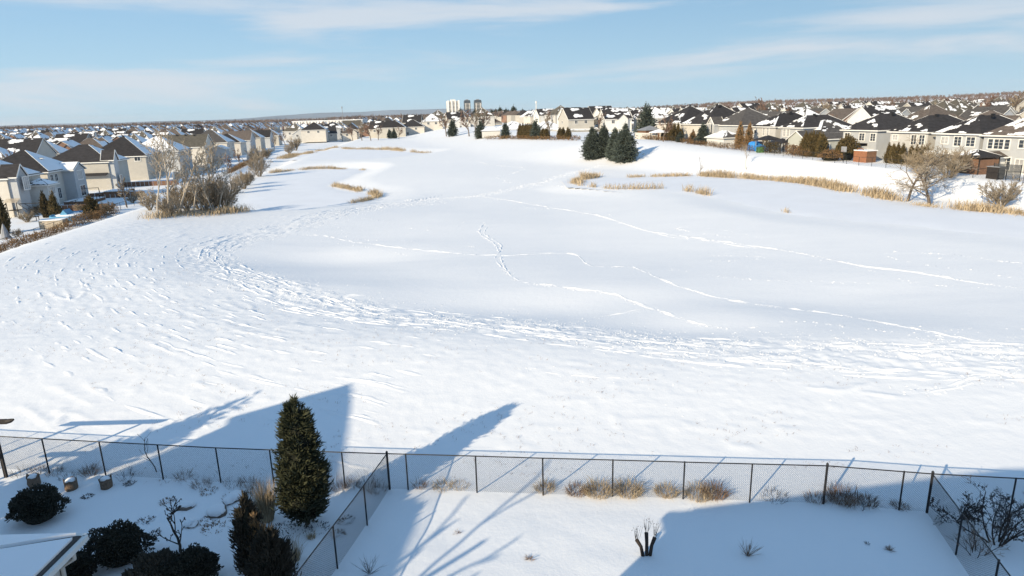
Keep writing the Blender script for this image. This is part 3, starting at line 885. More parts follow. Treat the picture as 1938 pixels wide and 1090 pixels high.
m = MB(); m.box((-d_ / 2 - 0.55, -1.0, 3.2), (1.1, 2.4, 0.09)); m.box((-d_ / 2 - 0.06, -1.0, 2.95), (0.1, 2.4, 0.4)); m.build('awning', M['dark_wood'], r)
r, w_, d_, rg, rf = rhouse(1548, 1516, 'low sage-green bungalow with grey gabled roof, snow on its farther slope', M['sage'], M['roof_grey'], depth=13, eave=3.6, kind='gable_x', pitch=0.62, back=-3.5, snow={'N': 1}, seed=31,
    wins=[('W', 0.1, 1.0, 1.2, 1.3, 2, 2), ('S', -0.1, 1.0, 1.2, 1.5, 2, 3)])
box_house(r, 4.2, 3.4, 10.0, 8.0, 4.8, 'hip', 0.6, M['sage'], M['roof_grey'], {'W': 0.9, 'N': 1, 'S': 0.25}, 33, z0=-1.2)
vents(rf, [(1.0, 0.4, 5.2)])
r, w_, d_, rg, rf = rhouse(1518, 1476, 'grey two-storey house with a broad white snow stripe down its dark roof', M['grey'], M['roof_dark'], depth=13, snow={'W': 0.42, 'N': 1, 'E': 1}, seed=40,
    wins=[('W', 0.66, 3.8, 0.9, 1.5, 1, 3, 'window', True), ('W', 0.32, 3.8, 0.9, 1.5, 1, 3, 'window', True), ('W', -0.55, 3.9, 1.2, 1.2, 2, 2), ('W', 0.5, 0.6, 2.0, 1.7, 3, 2, 'window', True), ('W', -0.4, 0.3, 1.3, 1.9, 2, 2)])
vents(rf, [(-0.5, 0.4, rg - 0.3), (-0.9, -0.5, rg - 0.5)])
r, w_, d_, rg, rf = rhouse(1466, 1423, 'cream two-storey house behind the blue tarp, black roof half under snow', M['greige'], M['roof_dark'], depth=13, snow={'W': 0.36, 'N': 1, 'E': 1}, seed=47,
    wins=[('W', 0.0, 3.7, 0.8, 1.7, 1, 3, 'window', True), ('W', -0.35, 3.7, 0.8, 1.7, 1, 3, 'window', True), ('W', 0.75, 4.0, 0.9, 0.9, 1, 1), ('W', 0.1, 0.8, 1.6, 1.2, 2, 2, 'window', True)])
vents(rf, [(-0.8, 0.5, rg - 0.5), (0.2, -0.6, rg - 0.2)])
r, w_, d_, rg, rf = rhouse(1398, 1346, 'pale grey house with tall white-trimmed gable bay and low snowy wing', M['grey'], M['roof_grey'], depth=13, snow={'N': 1, 'E': 1, 'W': 0.05}, seed=55,
    wins=[('W', -0.75, 0.4, 1.4, 1.8, 2, 3)])
gable_bump(r, -d_ / 2, w_ / 2 - 2.0, 3.0, 1.6, 6.1, M['grey'], M['roof_grey'], {'N': 1}, 56)
window(r, 'W', w_ / 2 - 2.0, 3.8, 1.5, 2.3, -d_ / 2 - 0.8 + 0.0, 0, 2.8, 3.0, 2, 4, 'window', True)
window(r, 'W', w_ / 2 - 2.0, 0.2, 1.5, 2.3, -d_ / 2 - 0.8 + 0.0, 0, 2.8, 3.0, 2, 4, 'window', True)
box_house(r, -d_ / 2 - 2.4, -w_ / 2 + 2.6, 5.6, 7.5, 3.0, 'hip', 0.5, M['white_siding'], M['roof_grey'], {'W': 0.9, 'N': 1, 'S': 0.35}, 58, z0=-1.2)
r, w_, d_, rg, rf = rhouse(1338, 1290, 'cream two-storey house with pyramid black roof behind the columnar cedars', M['cream'], M['roof_dark'], depth=15, snow={'W': 0.14, 'N': 1, 'E': 1}, seed=63, pitch=0.7,
    wins=[('W', -0.75, 3.6, 0.9, 1.5, 1, 3, 'window', True), ('W', -0.2, 0.6, 1.2, 1.6, 2, 2, 'window', True)])
vents(rf, [(-0.4, 0.3, rg - 0.3), (-0.5, -1.0, rg - 0.5)])
r, w_, d_, rg, rf = rhouse(1288, 1243, 'cream house ending the right row beside the big spruces, dark hipped roof', M['cream'], M['roof_dark'], depth=14, snow={'W': 0.10, 'N': 1, 'E': 1}, seed=69, pitch=0.66,
    wins=[('W', -0.55, 4.0, 1.0, 1.3, 1, 2, 'window', True), ('W', -0.3, 0.6, 1.2, 1.6, 2, 2, 'window', True)])
vents(rf, [(0.3, 0.4, rg - 0.2)])
# ---- left-hand row
EASTW = {'E': 1, 'N': 1}
r, w_, d_, rg, rf = lhouse(16, 'cream house cut by the left edge, with grey gabled bay', M['cream'], M['roof_dark'], 13, 11.5, snow=EASTW, seed=101,
    wins=[('E', 0.62, 0.0, 1.9, 2.1, 2, 3), ('E', -0.3, 0.4, 1.6, 1.8, 3, 3)])
gable_bump(r, w_ / 2, -d_ / 2 + 2.0, 3.4, 1.4, 6.0, M['grey'], M['roof_dark'], {'N': 1}, 102)
window(r, 'E', -d_ / 2 + 2.0, 3.5, 1.9, 2.2, w_ / 2 + 0.7, 0, 2.6, 3.4, 3, 3, 'window', True)
box_house(r, w_ / 2 + 1.5, 2.2, 3.6, 3.4, 3.9, 'hip', 0.5, M['white_siding'], M['roof_dark'], {'E': 1, 'N': 1, 'S': 0.7}, 103, z0=-1.2)
window(r, 'E', 2.2, 2.0, 1.8, 1.2, w_ / 2 + 1.5, 0, 3.6, 3.4, 3, 1, 'window', True)
r, w_, d_, rg, rf = lhouse(92, 'cream-sided house with skylight in its snow-white roof slope, second from left edge', M['cream'], M['roof_dark'], 13, 12.5, snow=EASTW, seed=108,
    wins=[('E', -0.78, 3.2, 1.1, 1.8, 2, 3), ('E', -0.48, 3.6, 1.1, 1.4, 2, 2), ('E', -0.78, 0.3, 1.1, 1.7, 2, 2), ('E', -0.45, 0.1, 1.3, 2.1, 2, 2), ('E', 0.80, 0.5, 1.3, 1.9, 2, 2)])
box_house(r, w_ / 2 + 0.7, 2.2, 3.0, 5.0, 5.6, 'gable_x', 0.5, M['grey'], M['roof_dark'], {'S': 1, 'N': 1}, 109, z0=-1.2)
window(r, 'E', 2.2, 3.4, 2.2, 1.8, w_ / 2 + 0.7, 0, 3.0, 5.0, 4, 1, 'window', True)
window(r, 'E', 2.4, 0.0, 2.2, 2.1, w_ / 2 + 0.7, 0, 3.0, 5.0, 2, 1)
m = MB(); m.box((3.3, -0.8, rg - 1.75), (1.2, 0.8, 0.14)); sk = m.build('skylight', M['white_trim'], r); sk.rotation_euler = (0, 0, 0)
m = MB(); m.box((3.32, -0.8, rg - 1.66), (0.9, 0.5, 0.05)); m.build('pane', M['glass'], sk)
r, w_, d_, rg, rf = lhouse(206, 'beige house with lean-to roof line and narrow grey gable bay, third from left edge', M['beige'], M['roof_dark'], 14, 12, eave=5.9, snow=EASTW, seed=115,
    wins=[('S', -0.15, 3.9, 1.0, 1.2, 1, 2), ('S', 0.02, 0.8, 1.0, 1.3, 1, 2)])
gable_bump(r, w_ / 2, -d_ / 2 + 1.6, 2.6, 1.2, 6.4, M['grey'], M['roof_dark'], {'N': 1}, 116, 1.5)
window(r, 'E', -d_ / 2 + 1.6, 0.5, 1.3, 1.9, w_ / 2 + 0.6, 0, 2.4, 2.6, 2, 2)
m = MB()
m.add([(-w_ / 2, -d_ / 2 - 1.3, 2.75), (w_ / 2 - 0.3, -d_ / 2 - 1.3, 2.75), (w_ / 2 - 0.3, -d_ / 2 - 0.01, 3.2), (-w_ / 2, -d_ / 2 - 0.01, 3.2),
       (-w_ / 2, -d_ / 2 - 1.3, 2.6), (w_ / 2 - 0.3, -d_ / 2 - 1.3, 2.6), (w_ / 2 - 0.3, -d_ / 2 - 0.01, 3.0), (-w_ / 2, -d_ / 2 - 0.01, 3.0)],
      [[0, 1, 2, 3], [7, 6, 5, 4], [0, 4, 5, 1], [1, 5, 6, 2], [2, 6, 7, 3], [3, 7, 4, 0]]); m.build('lean_to_roof', M['roof_dark'], r)
r, w_, d_, rg, rf = lhouse(277, 'beige house with tall black hipped roof and two small upper windows, fourth from left edge', M['beige'], M['roof_dark'], 15, 14, eave=5.9, pitch=0.68, snow=EASTW, seed=122,
    wins=[('S', -0.05, 4.2, 1.5, 1.2, 2, 2), ('S', 0.72, 4.4, 1.5, 1.1, 2, 1), ('E', -0.6, 3.8, 1.4, 1.4, 2, 2)])
vents(rf, [(0.2, 0.2, rg - 0.3)])
r, w_, d_, rg, rf = lhouse(338, 'grey house under a wholly snow-white hipped roof behind the bare trees', M['grey'], M['roof_grey'], 15, 14, eave=5.8, snow={'E': 1, 'N': 1, 'S': 1}, seed=129,
    wins=[('S', -0.2, 3.8, 1.5, 1.4, 2, 2), ('S', -0.15, 0.6, 1.8, 1.7, 2, 2), ('E', -0.5, 3.8, 1.3, 1.4, 2, 2)])
vents(rf, [(-1.0, -0.5, rg - 0.3)])
r, w_, d_, rg, rf = lhouse(388, 'pale yellow house with olive roof and arched triple window in its gable', M['cream'], M['roof_olive'], 17, 13, eave=5.7, kind='gable_x', pitch=0.62, snow={'N': 1}, seed=136,
    wins=[('S', -0.35, 4.1, 1.3, 1.1, 2, 1), ('S', 0.0, 4.1, 1.3, 1.1, 2, 1), ('E', -0.35, 3.6, 0.8, 2.0, 1, 2, 'window', True), ('E', 0.0, 3.6, 0.8, 2.5, 1, 2, 'window', True), ('E', 0.35, 3.6, 0.8, 2.0, 1, 2, 'window', True)])
vents(rf, [(-2, -0.6, rg - 0.4), (1, -0.6, rg - 0.4), (4, -0.8, rg - 0.5)])
box_house(r, w_ / 2 + 2.0, 6.5, 5.0, 7.0, 4.2, 'gable_y', 0.45, M['grey'], M['roof_grey'], {'E': 1, 'W': 1}, 138, z0=-1.2)
window(r, 'E', 5.5, 0.3, 1.0, 2.1, w_ / 2 + 2.0, 0, 5.0, 7.0, 1, 3)
r, w_, d_, rg, rf = lhouse(430, 'cream house with pointed grey-brown roof, its eastern slope white, beyond the olive roof', M['cream'], M['roof_grey'], 15, 13, eave=6.0, pitch=0.72, snow=EASTW, seed=143,
    wins=[('E', -0.5, 3.6, 1.6, 1.6, 2, 2), ('E', -0.5, 0.5, 1.5, 1.7, 2, 2), ('E', 0.5, 3.8, 1.2, 1.4, 2, 2)])
vents(rf, [(-0.5, 0.2, rg - 0.4)])
lab = ['small-looking cream house with white eastern slope, eighth along the left row', 'grey-sided house, ninth along the left row before the bushes thin out',
       'cream house with two white slopes, tenth along the left row', 'beige house near the far end of the left row', 'pale house at the far end of the left row by the dark shrubs']
for i, (px, wm, rm) in enumerate([(455, 'cream', 'roof_dark'), (474, 'grey', 'roof_brown'), (493, 'beige', 'roof_grey'), (511, 'grey', 'roof_dark'), (527, 'beige', 'roof_brown')]):
    lhouse(px, lab[i], M[wm], M[rm], 13, 12, eave=5.0 + 0.35 * (i % 3), pitch=0.6 + 0.06 * (i % 3), kind='hip' if i % 2 == 0 else 'gable_x', snow=EASTW, seed=150 + 3 * i, wins=[('E', -0.5, 3.8, 1.4, 1.4, 2, 2), ('S', 0.4, 3.8, 1.2, 1.2, 2, 2), ('E', 0.4, 0.6, 1.6, 1.8, 2, 2)])
# ---- houses closing the far end of the course: (column, base row, ground z, width, depth, turn, ...)
def far_house(px, py, z, width, depth, rz, label, wall, roof, kind='hip', eave=5.6, pitch=0.62, snow=None, wins=(), seed=1):
    p = at(px, py, z)
    root = thing('detached_house', label, 'house', (p[0], p[1], z), rz)
    rgz, rf = box_house(root, 0, 0, width, depth, eave, kind, pitch, wall, roof, snow, seed, z0=-2.0)
    for w in wins:
        window(root, w[0], w[1] * (depth if w[0] in 'EW' else width) / 2, w[2], w[3], w[4], 0, 0, width, depth, *(w[5:]))
    return root, rgz, rf
SN = {'N': 1, 'E': 1}
far_house(597, 262, 1.0, 15, 14, 0.15, 'yellow-lit house with dark hipped roof at the far end, left of the bare thicket', M['cream'], M['roof_dark'], snow=SN, seed=201, wins=[('S', -0.4, 3.6, 1.3, 1.3, 2, 2), ('S', 0.4, 3.6, 1.3, 1.3, 2, 2)])
far_house(632, 258, 1.0, 15, 13, 0.15, 'dark grey house in shade behind the yellow-lit one at the far end', M['grey'], M['roof_dark'], snow={'N': 1, 'E': 1, 'S': 0.3}, seed=204, wins=[('S', 0.2, 3.6, 1.3, 1.3, 2, 2)])
far_house(668, 252, 1.4, 14, 13, 0.1, 'cream house with brown gabled roof above the bare thicket', M['cream'], M['roof_olive'], kind='gable_x', snow=SN, seed=207, wins=[('S', -0.3, 3.6, 1.3, 1.3, 2, 2)])
far_house(742, 258, 1.2, 18, 13, 0.1, 'wide beige house with three small white windows at the far end', M['beige'], M['roof_dark'], snow=SN, seed=210, wins=[('S', -0.7, 3.8, 1.3, 1.1, 2, 1, 'window', True), ('S', -0.1, 3.8, 1.6, 1.1, 2, 1, 'window', True), ('S', 0.6, 3.8, 1.3, 1.1, 2, 1, 'window', True), ('S', -0.2, 0.6, 1.5, 1.6, 2, 2)])
far_house(782, 256, 1.2, 15, 13, 0.1, 'cream-sided house with black roof right of the wide beige one', M['cream'], M['roof_dark'], snow=SN, seed=213, wins=[('S', 0.3, 3.6, 1.3, 1.3, 2, 2), ('S', -0.4, 0.6, 1.3, 1.6, 2, 2)])
far_house(826, 250, 1.6, 14, 13, 0.25, 'grey-roofed house with white gable behind the leafless trees near the towers', M['grey'], M['roof_grey'], kind='gable_y', snow={'E': 1}, seed=216, wins=[('S', 0.0, 3.6, 1.3, 1.3, 2, 2)])
far_house(868, 252, 1.8, 13, 13, 0.3, 'white-gabled house half snowed over beside a dark spruce', M['white_siding'], M['roof_grey'], kind='gable_y', snow={'E': 1, 'W': 0.5}, seed=219, wins=[('S', 0.0, 0.6, 1.8, 1.9, 2, 2), ('S', 0, 3.6, 1.2, 1.3, 2, 2)])
far_house(925, 248, 1.8, 17, 13, 0.2, 'long beige house with one snow-white hip below the far pines', M['beige'], M['roof_brown'], snow={'E': 1, 'N': 1}, seed=222, wins=[('S', 0.2, 3.4, 1.3, 1.3, 2, 2), ('S', -0.5, 3.4, 1.3, 1.3, 2, 2)])
BR = -0.5
for i, (px, py, lb) in enumerate([(972, 262, 'leftmost of the three low bungalows with white roofs behind the cedar hedge'), (1035, 263, 'middle one of the three low bungalows with white roofs'), (1092, 264, 'rightmost white-roofed bungalow, next to the big spruces')]):
    far_house(px, py - 5, 2.2, 16, 19, 0.30 + BR * 0.0, lb, M['cream'], M['roof_dark'], kind='hip', eave=3.3, pitch=0.5, snow={'S': 0.97, 'W': 0.95, 'N': 1, 'E': 0.2}, seed=230 + i, wins=[('S', -0.4, 0.8, 1.6, 1.4, 2, 2), ('S', 0.4, 0.8, 1.6, 1.4, 2, 2)])
far_house(1150, 253, 2.6, 17, 15, 0.28, 'brown-roofed house behind the big spruces', M['beige'], M['roof_olive'], snow={'N': 1, 'E': 1}, seed=240, eave=4.6, wins=[('S', 0.3, 1.0, 1.5, 1.4, 2, 2)])
far_house(1205, 250, 2.8, 15, 14, 0.28, 'house with drifted snow across its dark roof, right behind the big spruces', M['beige'], M['roof_dark'], snow={'N': 1, 'E': 1, 'S': 0.7, 'W': 0.6}, seed=243, eave=4.4)

# ---- suburb beyond: prototypes and copies
PROTO = []
pal = [('cream', 'roof_brown'), ('beige', 'roof_dark'), ('beige', 'roof_brown'), ('grey', 'roof_grey'), ('white_siding', 'roof_dark'), ('greige', 'roof_olive'), ('brick', 'roof_brown'), ('cream', 'roof_grey')]
for i, (wm, rm) in enumerate(pal):
    kind = ['hip', 'gable_x', 'hip', 'gable_y', 'gable_x', 'hip', 'gable_y', 'hip'][i]
    root = thing('suburban_house', '', '', (0, -500 - 40 * i, 0))
    w0, d0 = 11 + (i % 3) * 1.5, 12 + (i % 2) * 2
    sn = [{'E': 1, 'N': 1}, {'N': 1, 'S': 0.15}, {'E': 1, 'N': 1, 'W': 0.12}, {'E': 1, 'W': 0.12}, {'N': 1, 'S': 0.3}, {'E': 1, 'N': 1, 'S': 0.15}, {'E': 1}, {'E': 1, 'N': 1, 'S': 0.9, 'W': 0.4}][i]
    rgz, rf = box_house(root, 0, 0, w0, d0, 5.4 + 0.3 * (i % 3), kind, 0.66 + 0.05 * (i % 3), M[wm], M[rm], sn, 300 + 5 * i, z0=-4.0)
    for f, u in (('S', -0.5), ('S', 0.45), ('E', -0.4), ('W', 0.3)):
        window(root, f, u * 5, 3.6, 1.4, 1.4, 0, 0, w0, d0, 2, 2)
    vents(rf, [(0.4, 0.4, rgz - 0.5)])
    if i % 2 == 0:       # a front gable over the main roof
        box_house(root, 1.8, -d0 / 2 + 0.6, 4.4, 3.6, 5.6, 'gable_y', 0.9, M[wm], M[rm], {'E': 1}, 320 + i, over=0.3, z0=-4.0, trim=False)
    PROTO.append(root)
def far_z(x, y):
    return float(base_h(np.array([x]), np.array([y]))[0][0])
cands = []
def try_add(p, rz, region, street=0):
    x, y = p
    if y < 90: return
    z = far_z(x, y)
    q = pixof(x, y, z + 5)
    if q[2] < 60 or q[0] < -60 or q[0] > W_PX + 60: return
    cands.append((q[2], x, y, z, rz, region, street))
westL = np.array([-LDIR[1], LDIR[0]]); eastR = np.array([RDIR[1], -RDIR[0]])
rr = random.Random(3)
for row in range(1, 26):
    off = 13 + 31 * row + (12 if row % 2 else 0)
    for k in range(-8, 62):
        t = k * 16.5 + rr.uniform(-2, 2)
        p = LROW + LDIR * t + westL * (off + rr.uniform(-1.5, 1.5))
        try_add(p, RZL + rr.uniform(-0.12, 0.12), 0, row)
for row in range(1, 26):
    off = 13 + 32 * row + (11 if row % 2 else 0)
    for k in range(-8, 60):
        t = k * 16.5 + rr.uniform(-2, 2)
        p = RROW + RDIR * t + eastR * (off + rr.uniform(-1.5, 1.5))
        try_add(p, RZR + rr.uniform(-0.12, 0.12), 1, row)
for row in range(0, 22):
    yy = 448 + row * 33 + (10 if row % 2 else 0)
    for k in range(-24, 30):
        x = k * 17 + rr.uniform(-2.5, 2.5)
        lx = LROW[0] + LDIR[0] / LDIR[1] * (yy - LROW[1]) - 20; rx = RROW[0] + RDIR[0] / RDIR[1] * (yy - RROW[1]) + 8
        if x < lx + 10 or x > rx: continue
        if yy < 420 and -60 < x < 60 and False: continue
        try_add((x, yy + rr.uniform(-3, 3)), 0.15 + rr.uniform(-0.2, 0.2), 2, row + 4)
# fill between the far end houses and the right row (x 0..45, y 300..405)
for row in range(3):
    for k in range(7):
        x = -20 + k * 17 + row * 3; yy = 318 + row * 31 - k * 3
        if x > 25: try_add((x, yy), 0.3 + rr.uniform(-0.15, 0.15), 2, row + 1)
cands.sort(key=lambda c: c[0])
REG = [('house with snow on its roof in the packed suburb behind the left-hand row', 'suburb houses behind the left row'),
       ('house with snow on its roof in the suburb behind the right-hand row', 'suburb houses behind the right row'),
       ('house with snow on its roof in the suburb beyond the far end of the course', 'suburb houses beyond the far end')]
NEAR_N = 255
LOOK = ['cream house with brown hipped roof', 'beige house with dark gabled roof', 'beige house with brown hipped roof', 'grey house with grey gabled roof',
        'white house with dark gabled roof', 'greige house with olive hipped roof', 'brick house with brown gabled roof', 'cream house under a nearly all-white roof']
ORD = ['first', 'second', 'third', 'fourth', 'fifth', 'sixth', 'seventh', 'eighth', 'ninth', 'tenth', 'eleventh', 'twelfth', 'thirteenth', 'fourteenth', 'fifteenth',
       'sixteenth', 'seventeenth', 'eighteenth', 'nineteenth', 'twentieth'] + ['twenty-%s' % w for w in ('first', 'second', 'third', 'fourth', 'fifth', 'sixth', 'seventh', 'eighth', 'ninth')] + ['thirtieth'] + ['thirty-%s' % w for w in ('first', 'second', 'third', 'fourth', 'fifth', 'sixth', 'seventh', 'eighth', 'ninth')]
streets = {}
for c in cands[:NEAR_N]:
    streets.setdefault((c[5], c[6]), []).append(c)
for v in streets.values():
    v.sort(key=(lambda c: c[0]) if v[0][5] < 2 else (lambda c: c[1]))
snum = {}
for reg in range(3):
    for i_, st in enumerate(sorted(s_ for (r_, s_) in streets if r_ == reg)):
        snum[(reg, st)] = i_
ENDS = ['behind left row', 'behind right row', 'beyond far end']
for i, c in enumerate(cands[:NEAR_N]):
    dist, x, y, z, rz, reg, st = c
    pi_ = (rr.choice([1, 3, 4, 7, 3, 5]) if reg == 1 else rr.randrange(len(PROTO))) if i >= len(PROTO) else i
    lab_ = '%s, %s %s %s street %s' % (LOOK[pi_], ORD[streets[(reg, st)].index(c)], 'along' if reg < 2 else 'in', ORD[snum[(reg, st)]], ENDS[reg])
    place_copy(PROTO[pi_], USED, (x, y, z), rz, rr.uniform(0.8, 0.92) if reg == 1 and dist < 330 else rr.uniform(0.9, 1.08), lab_, 'house', REG[reg][1])
fm = MB()
for (dist, x, y, z, rz, reg, st) in cands[NEAR_N:]:
    w0, d0, e = rr.uniform(9, 12) / 2, rr.uniform(10, 13) / 2, rr.uniform(4.6, 6)
    h = e + w0 * rr.uniform(0.6, 0.85)
    ca, sa = math.cos(rz), math.sin(rz)
    v = np.array([(-w0, -d0, -4), (w0, -d0, -4), (w0, d0, -4), (-w0, d0, -4), (-w0, -d0, e), (w0, -d0, e), (w0, d0, e), (-w0, d0, e), (0, -d0 * 0.5, h), (0, d0 * 0.5, h)])
    v = v @ np.array([[ca, sa, 0], [-sa, ca, 0], [0, 0, 1]]) + (x, y, z)
    wm = rr.choice([0, 1, 1, 2])
    fm.add(v, [[0, 1, 5, 4], [1, 2, 6, 5], [2, 3, 7, 6], [3, 0, 4, 7]], m=wm)
    dark = rr.choice([3, 4, 4])
    f = {'E': [[5, 6, 9, 8]], 'W': [[7, 4, 8, 9]]}; tt = {'S': [[4, 5, 8]], 'N': [[6, 7, 9]]}
    ang = rz % (2 * math.pi)
    for nm, base_ang in (('E', 0), ('N', math.pi / 2), ('W', math.pi), ('S', -math.pi / 2)):
        lit = -(math.cos(base_ang + rz) * SH[0] + math.sin(base_ang + rz) * SH[1])
        snowy = rr.random() < (0.85 if lit < 0.1 else 0.15)
        if nm in f: fm.add(v[f[nm][0]], [[0, 1, 2, 3]], m=5 if snowy else dark)
        else: fm.add(v[tt[nm][0]], None, [[0, 1, 2]], m=5 if snowy else dark)
tag(fm.build('distant_suburb', [M['cream'], M['beige'], M['brick'], M['roof_dark'], M['roof_brown'], M['roof_snow']]), 'mass of tiny snow-dusted houses stretching to the horizon', 'houses', kind='stuff')

# ---- houses behind the camera that throw the shadows, and the low roof at the lower left
own = thing('detached_house', 'own house below the camera whose shadow covers the near right lawn', 'house', (2.9, 3.2, 0))
box_house(own, 0, 0, 13.6, 11.8, 5.75, 'hip', 0.7, M['greige'], M['roof_dark'], {'E': 1, 'N': 1}, 401, over=0.3)
nb = thing('detached_house', 'neighbouring house with snow-covered low wing and white gutter at lower left', 'house', (-17.4, 5.4, 0))
box_house(nb, -0.6, -0.9, 9.6, 11.0, 5.4, 'hip', 0.62, M['beige'], M['roof_dark'], {'E': 1, 'N': 1}, 411)
# the low wing: NE eave corner at (-11.7, 15.6, 3.0)
wx, wy = -11.75 + 17.4, 15.55 - 5.4
m = MB(); m.box((wx - 3.3 - 0.45, wy - 2.4 - 0.45, 1.3), (6.6, 4.8, 3.1)); m.build('wing_wall', M['cream'], nb)
m = MB(); zE = 3.0
c4 = [(wx - 7.6, wy - 5.6, zE), (wx, wy - 5.6, zE), (wx, wy, zE), (wx - 7.6, wy, zE)]
apx = (wx - 3.8, wy - 5.6, zE + 0.9)
m.add(c4 + [apx, (wx - 3.8, wy - 2.6, zE + 0.9)], [[1, 2, 5, 4], [3, 0, 4, 5]], [[2, 3, 5]])
m.add(np.array(c4) - (0, 0, 0.14), [[3, 2, 1, 0]])
m.build('wing_roof', M['roof_grey'], nb)
m = MB()
face_snow(m, [c4[1], c4[2], (wx - 3.8, wy - 2.6, zE + 0.9), apx], 1, 5, 0.09, 0.028)
face_snow(m, [c4[2], c4[3], (wx - 3.8, wy - 2.6, zE + 0.9), (wx - 3.8, wy - 2.6, zE + 0.9)], 1, 5, 0.09, 0.012)
m.build('wing_snow', M['roof_snow'], nb)
m = MB()
m.box((wx + 0.07, wy - 2.8, zE - 0.09), (0.13, 5.7, 0.14)); m.box((wx - 3.8, wy + 0.07, zE - 0.09), (7.7, 0.13, 0.14)); m.build('gutter', M['white_trim'], nb)
m = MB()
m.tube([(wx - 0.05, wy - 0.35, zE - 0.15), (wx - 0.06, wy - 0.36, zE - 0.45), (wx - 0.38, wy - 0.42, zE - 0.65), (wx - 0.4, wy - 0.44, 0.1)], [0.055] * 4, 8); m.build('downspout', M['cream'], nb)
nb2 = thing('detached_house', 'farther neighbouring house whose gable throws the pointed shadow on the field', 'house', (-25.6, 4.3, 0))
prof = [(-2.0, 0.0), (-2.0, 9.35), (0.0, 10.85), (7.5, 5.4), (7.5, 0.0)]
m = MB()
m.add([(x_, -6.5, z_) for x_, z_ in prof] + [(x_, 6.5, z_) for x_, z_ in prof], [[0, 1, 6, 5], [3, 4, 9, 8], [1, 2, 7, 6], [2, 3, 8, 7], [0, 1, 3, 4], [9, 8, 6, 5]], [[1, 2, 3], [8, 7, 6]])
m.build('wall', M['beige'], nb2)
m = MB()
for (xa, za), (xb, zb) in (((-2.35, 9.12), (0.0, 10.89)), ((0.0, 10.89), (7.9, 5.15))):
    m.add([(xa, -6.8, za), (xb, -6.8, zb), (xb, 6.8, zb), (xa, 6.8, za), (xa, -6.8, za + 0.14), (xb, -6.8, zb + 0.14), (xb, 6.8, zb + 0.14), (xa, 6.8, za + 0.14)],
          [[0, 3, 2, 1], [4, 5, 6, 7], [0, 1, 5, 4], [1, 2, 6, 5], [2, 3, 7, 6], [3, 0, 4, 7]])
rf = m.build('roof', M['roof_dark'], nb2)
m = MB(); face_snow(m, [(7.9, -6.8, 5.29), (7.9, 6.8, 5.29), (0.0, 6.8, 11.03), (0.0, -6.8, 11.03)], 1, 7); m.build('roof_snow', M['roof_snow'], rf)

# ================================================================== plants
def unit(v):
    return v / np.maximum(np.linalg.norm(v, axis=-1, keepdims=True), 1e-9)
def frames(Dv):
    ref = np.where(np.abs(Dv[:, 2:3]) < 0.9, np.array([[0, 0, 1.0]]), np.array([[1.0, 0, 0]]))
    a = unit(np.cross(Dv, ref)); return a, np.cross(Dv, a)
def spindles(m, P, Dv, L, R, mid=0.4, k=3, mi=0):
    """closed little spindles (shoots, sprays, leaves, twigs) from P along Dv"""
    P = np.asarray(P, float); Dv = unit(np.asarray(Dv, float)); n = len(P)
    if n == 0: return
    L = np.broadcast_to(L, (n,)); R = np.broadcast_to(R, (n,))
    a, b = frames(Dv)
    ph = RNG.uniform(0, 6.28, n)
    V = [P]
    for j in range(k):
        t = ph + j * 2 * math.pi / k
        V.append(P + Dv * (L * mid)[:, None] + (np.cos(t) * R)[:, None] * a + (np.sin(t) * R)[:, None] * b)
    V.append(P + Dv * L[:, None])
    V = np.stack(V, 1)
    T = []
    for j in range(k):
        j2 = (j + 1) % k
        T += [[0, 1 + j2, 1 + j], [k + 1, 1 + j, 1 + j2]]
    T = np.array(T)[None] + (np.arange(n) * (k + 2))[:, None, None]
    m.add(V.reshape(-1, 3), None, T.reshape(-1, 3), mi)
def frusta(m, P0, P1, R0, R1, k=3, mi=0):
    P0 = np.asarray(P0, float); P1 = np.asarray(P1, float); R0 = np.asarray(R0, float); R1 = np.asarray(R1, float)
    n = len(P0)
    if n == 0: return
    a, b = frames(unit(P1 - P0))
    V = []
    for P, R in ((P0, R0), (P1, R1)):
        for j in range(k):
            t = j * 2 * math.pi / k
            V.append(P + math.cos(t) * R[:, None] * a + math.sin(t) * R[:, None] * b)
    V = np.stack(V, 1)
    Q = np.array([[j, (j + 1) % k, k + (j + 1) % k, k + j] for j in range(k)])[None] + (np.arange(n) * 2 * k)[:, None, None]
    m.add(V.reshape(-1, 3), Q.reshape(-1, 4), None, mi)
def blades(m, P, Dv, L, W, droop=0.3, mi=0):
    """grass blades: tapered strips bending over"""
    P = np.asarray(P, float); Dv = unit(np.asarray(Dv, float)); n = len(P)
    L = np.broadcast_to(L, (n,))[:, None]; W = np.broadcast_to(W, (n,))[:, None]
    ang = RNG.uniform(0, 6.28, n)
    side = np.column_stack([np.cos(ang), np.sin(ang), np.zeros(n)])
    hz_ = Dv.copy(); hz_[:, 2] = 0
    dr_ = np.broadcast_to(droop, (n,))[:, None]
    mid = P + Dv * L * 0.55
    tip = P + Dv * L * 0.95 + (unit(hz_ + 1e-4) * 0.6 - np.array([0, 0, 0.8])) * L * dr_
    V = np.stack([P - side * W / 2, P + side * W / 2, mid + side * W * 0.42, mid - side * W * 0.42, tip], 1)
    o = (np.arange(n) * 5)[:, None]
    m.add(V.reshape(-1, 3), (np.array([[0, 1, 2, 3]]) + o), (np.array([[3, 2, 4]]) + o), mi)
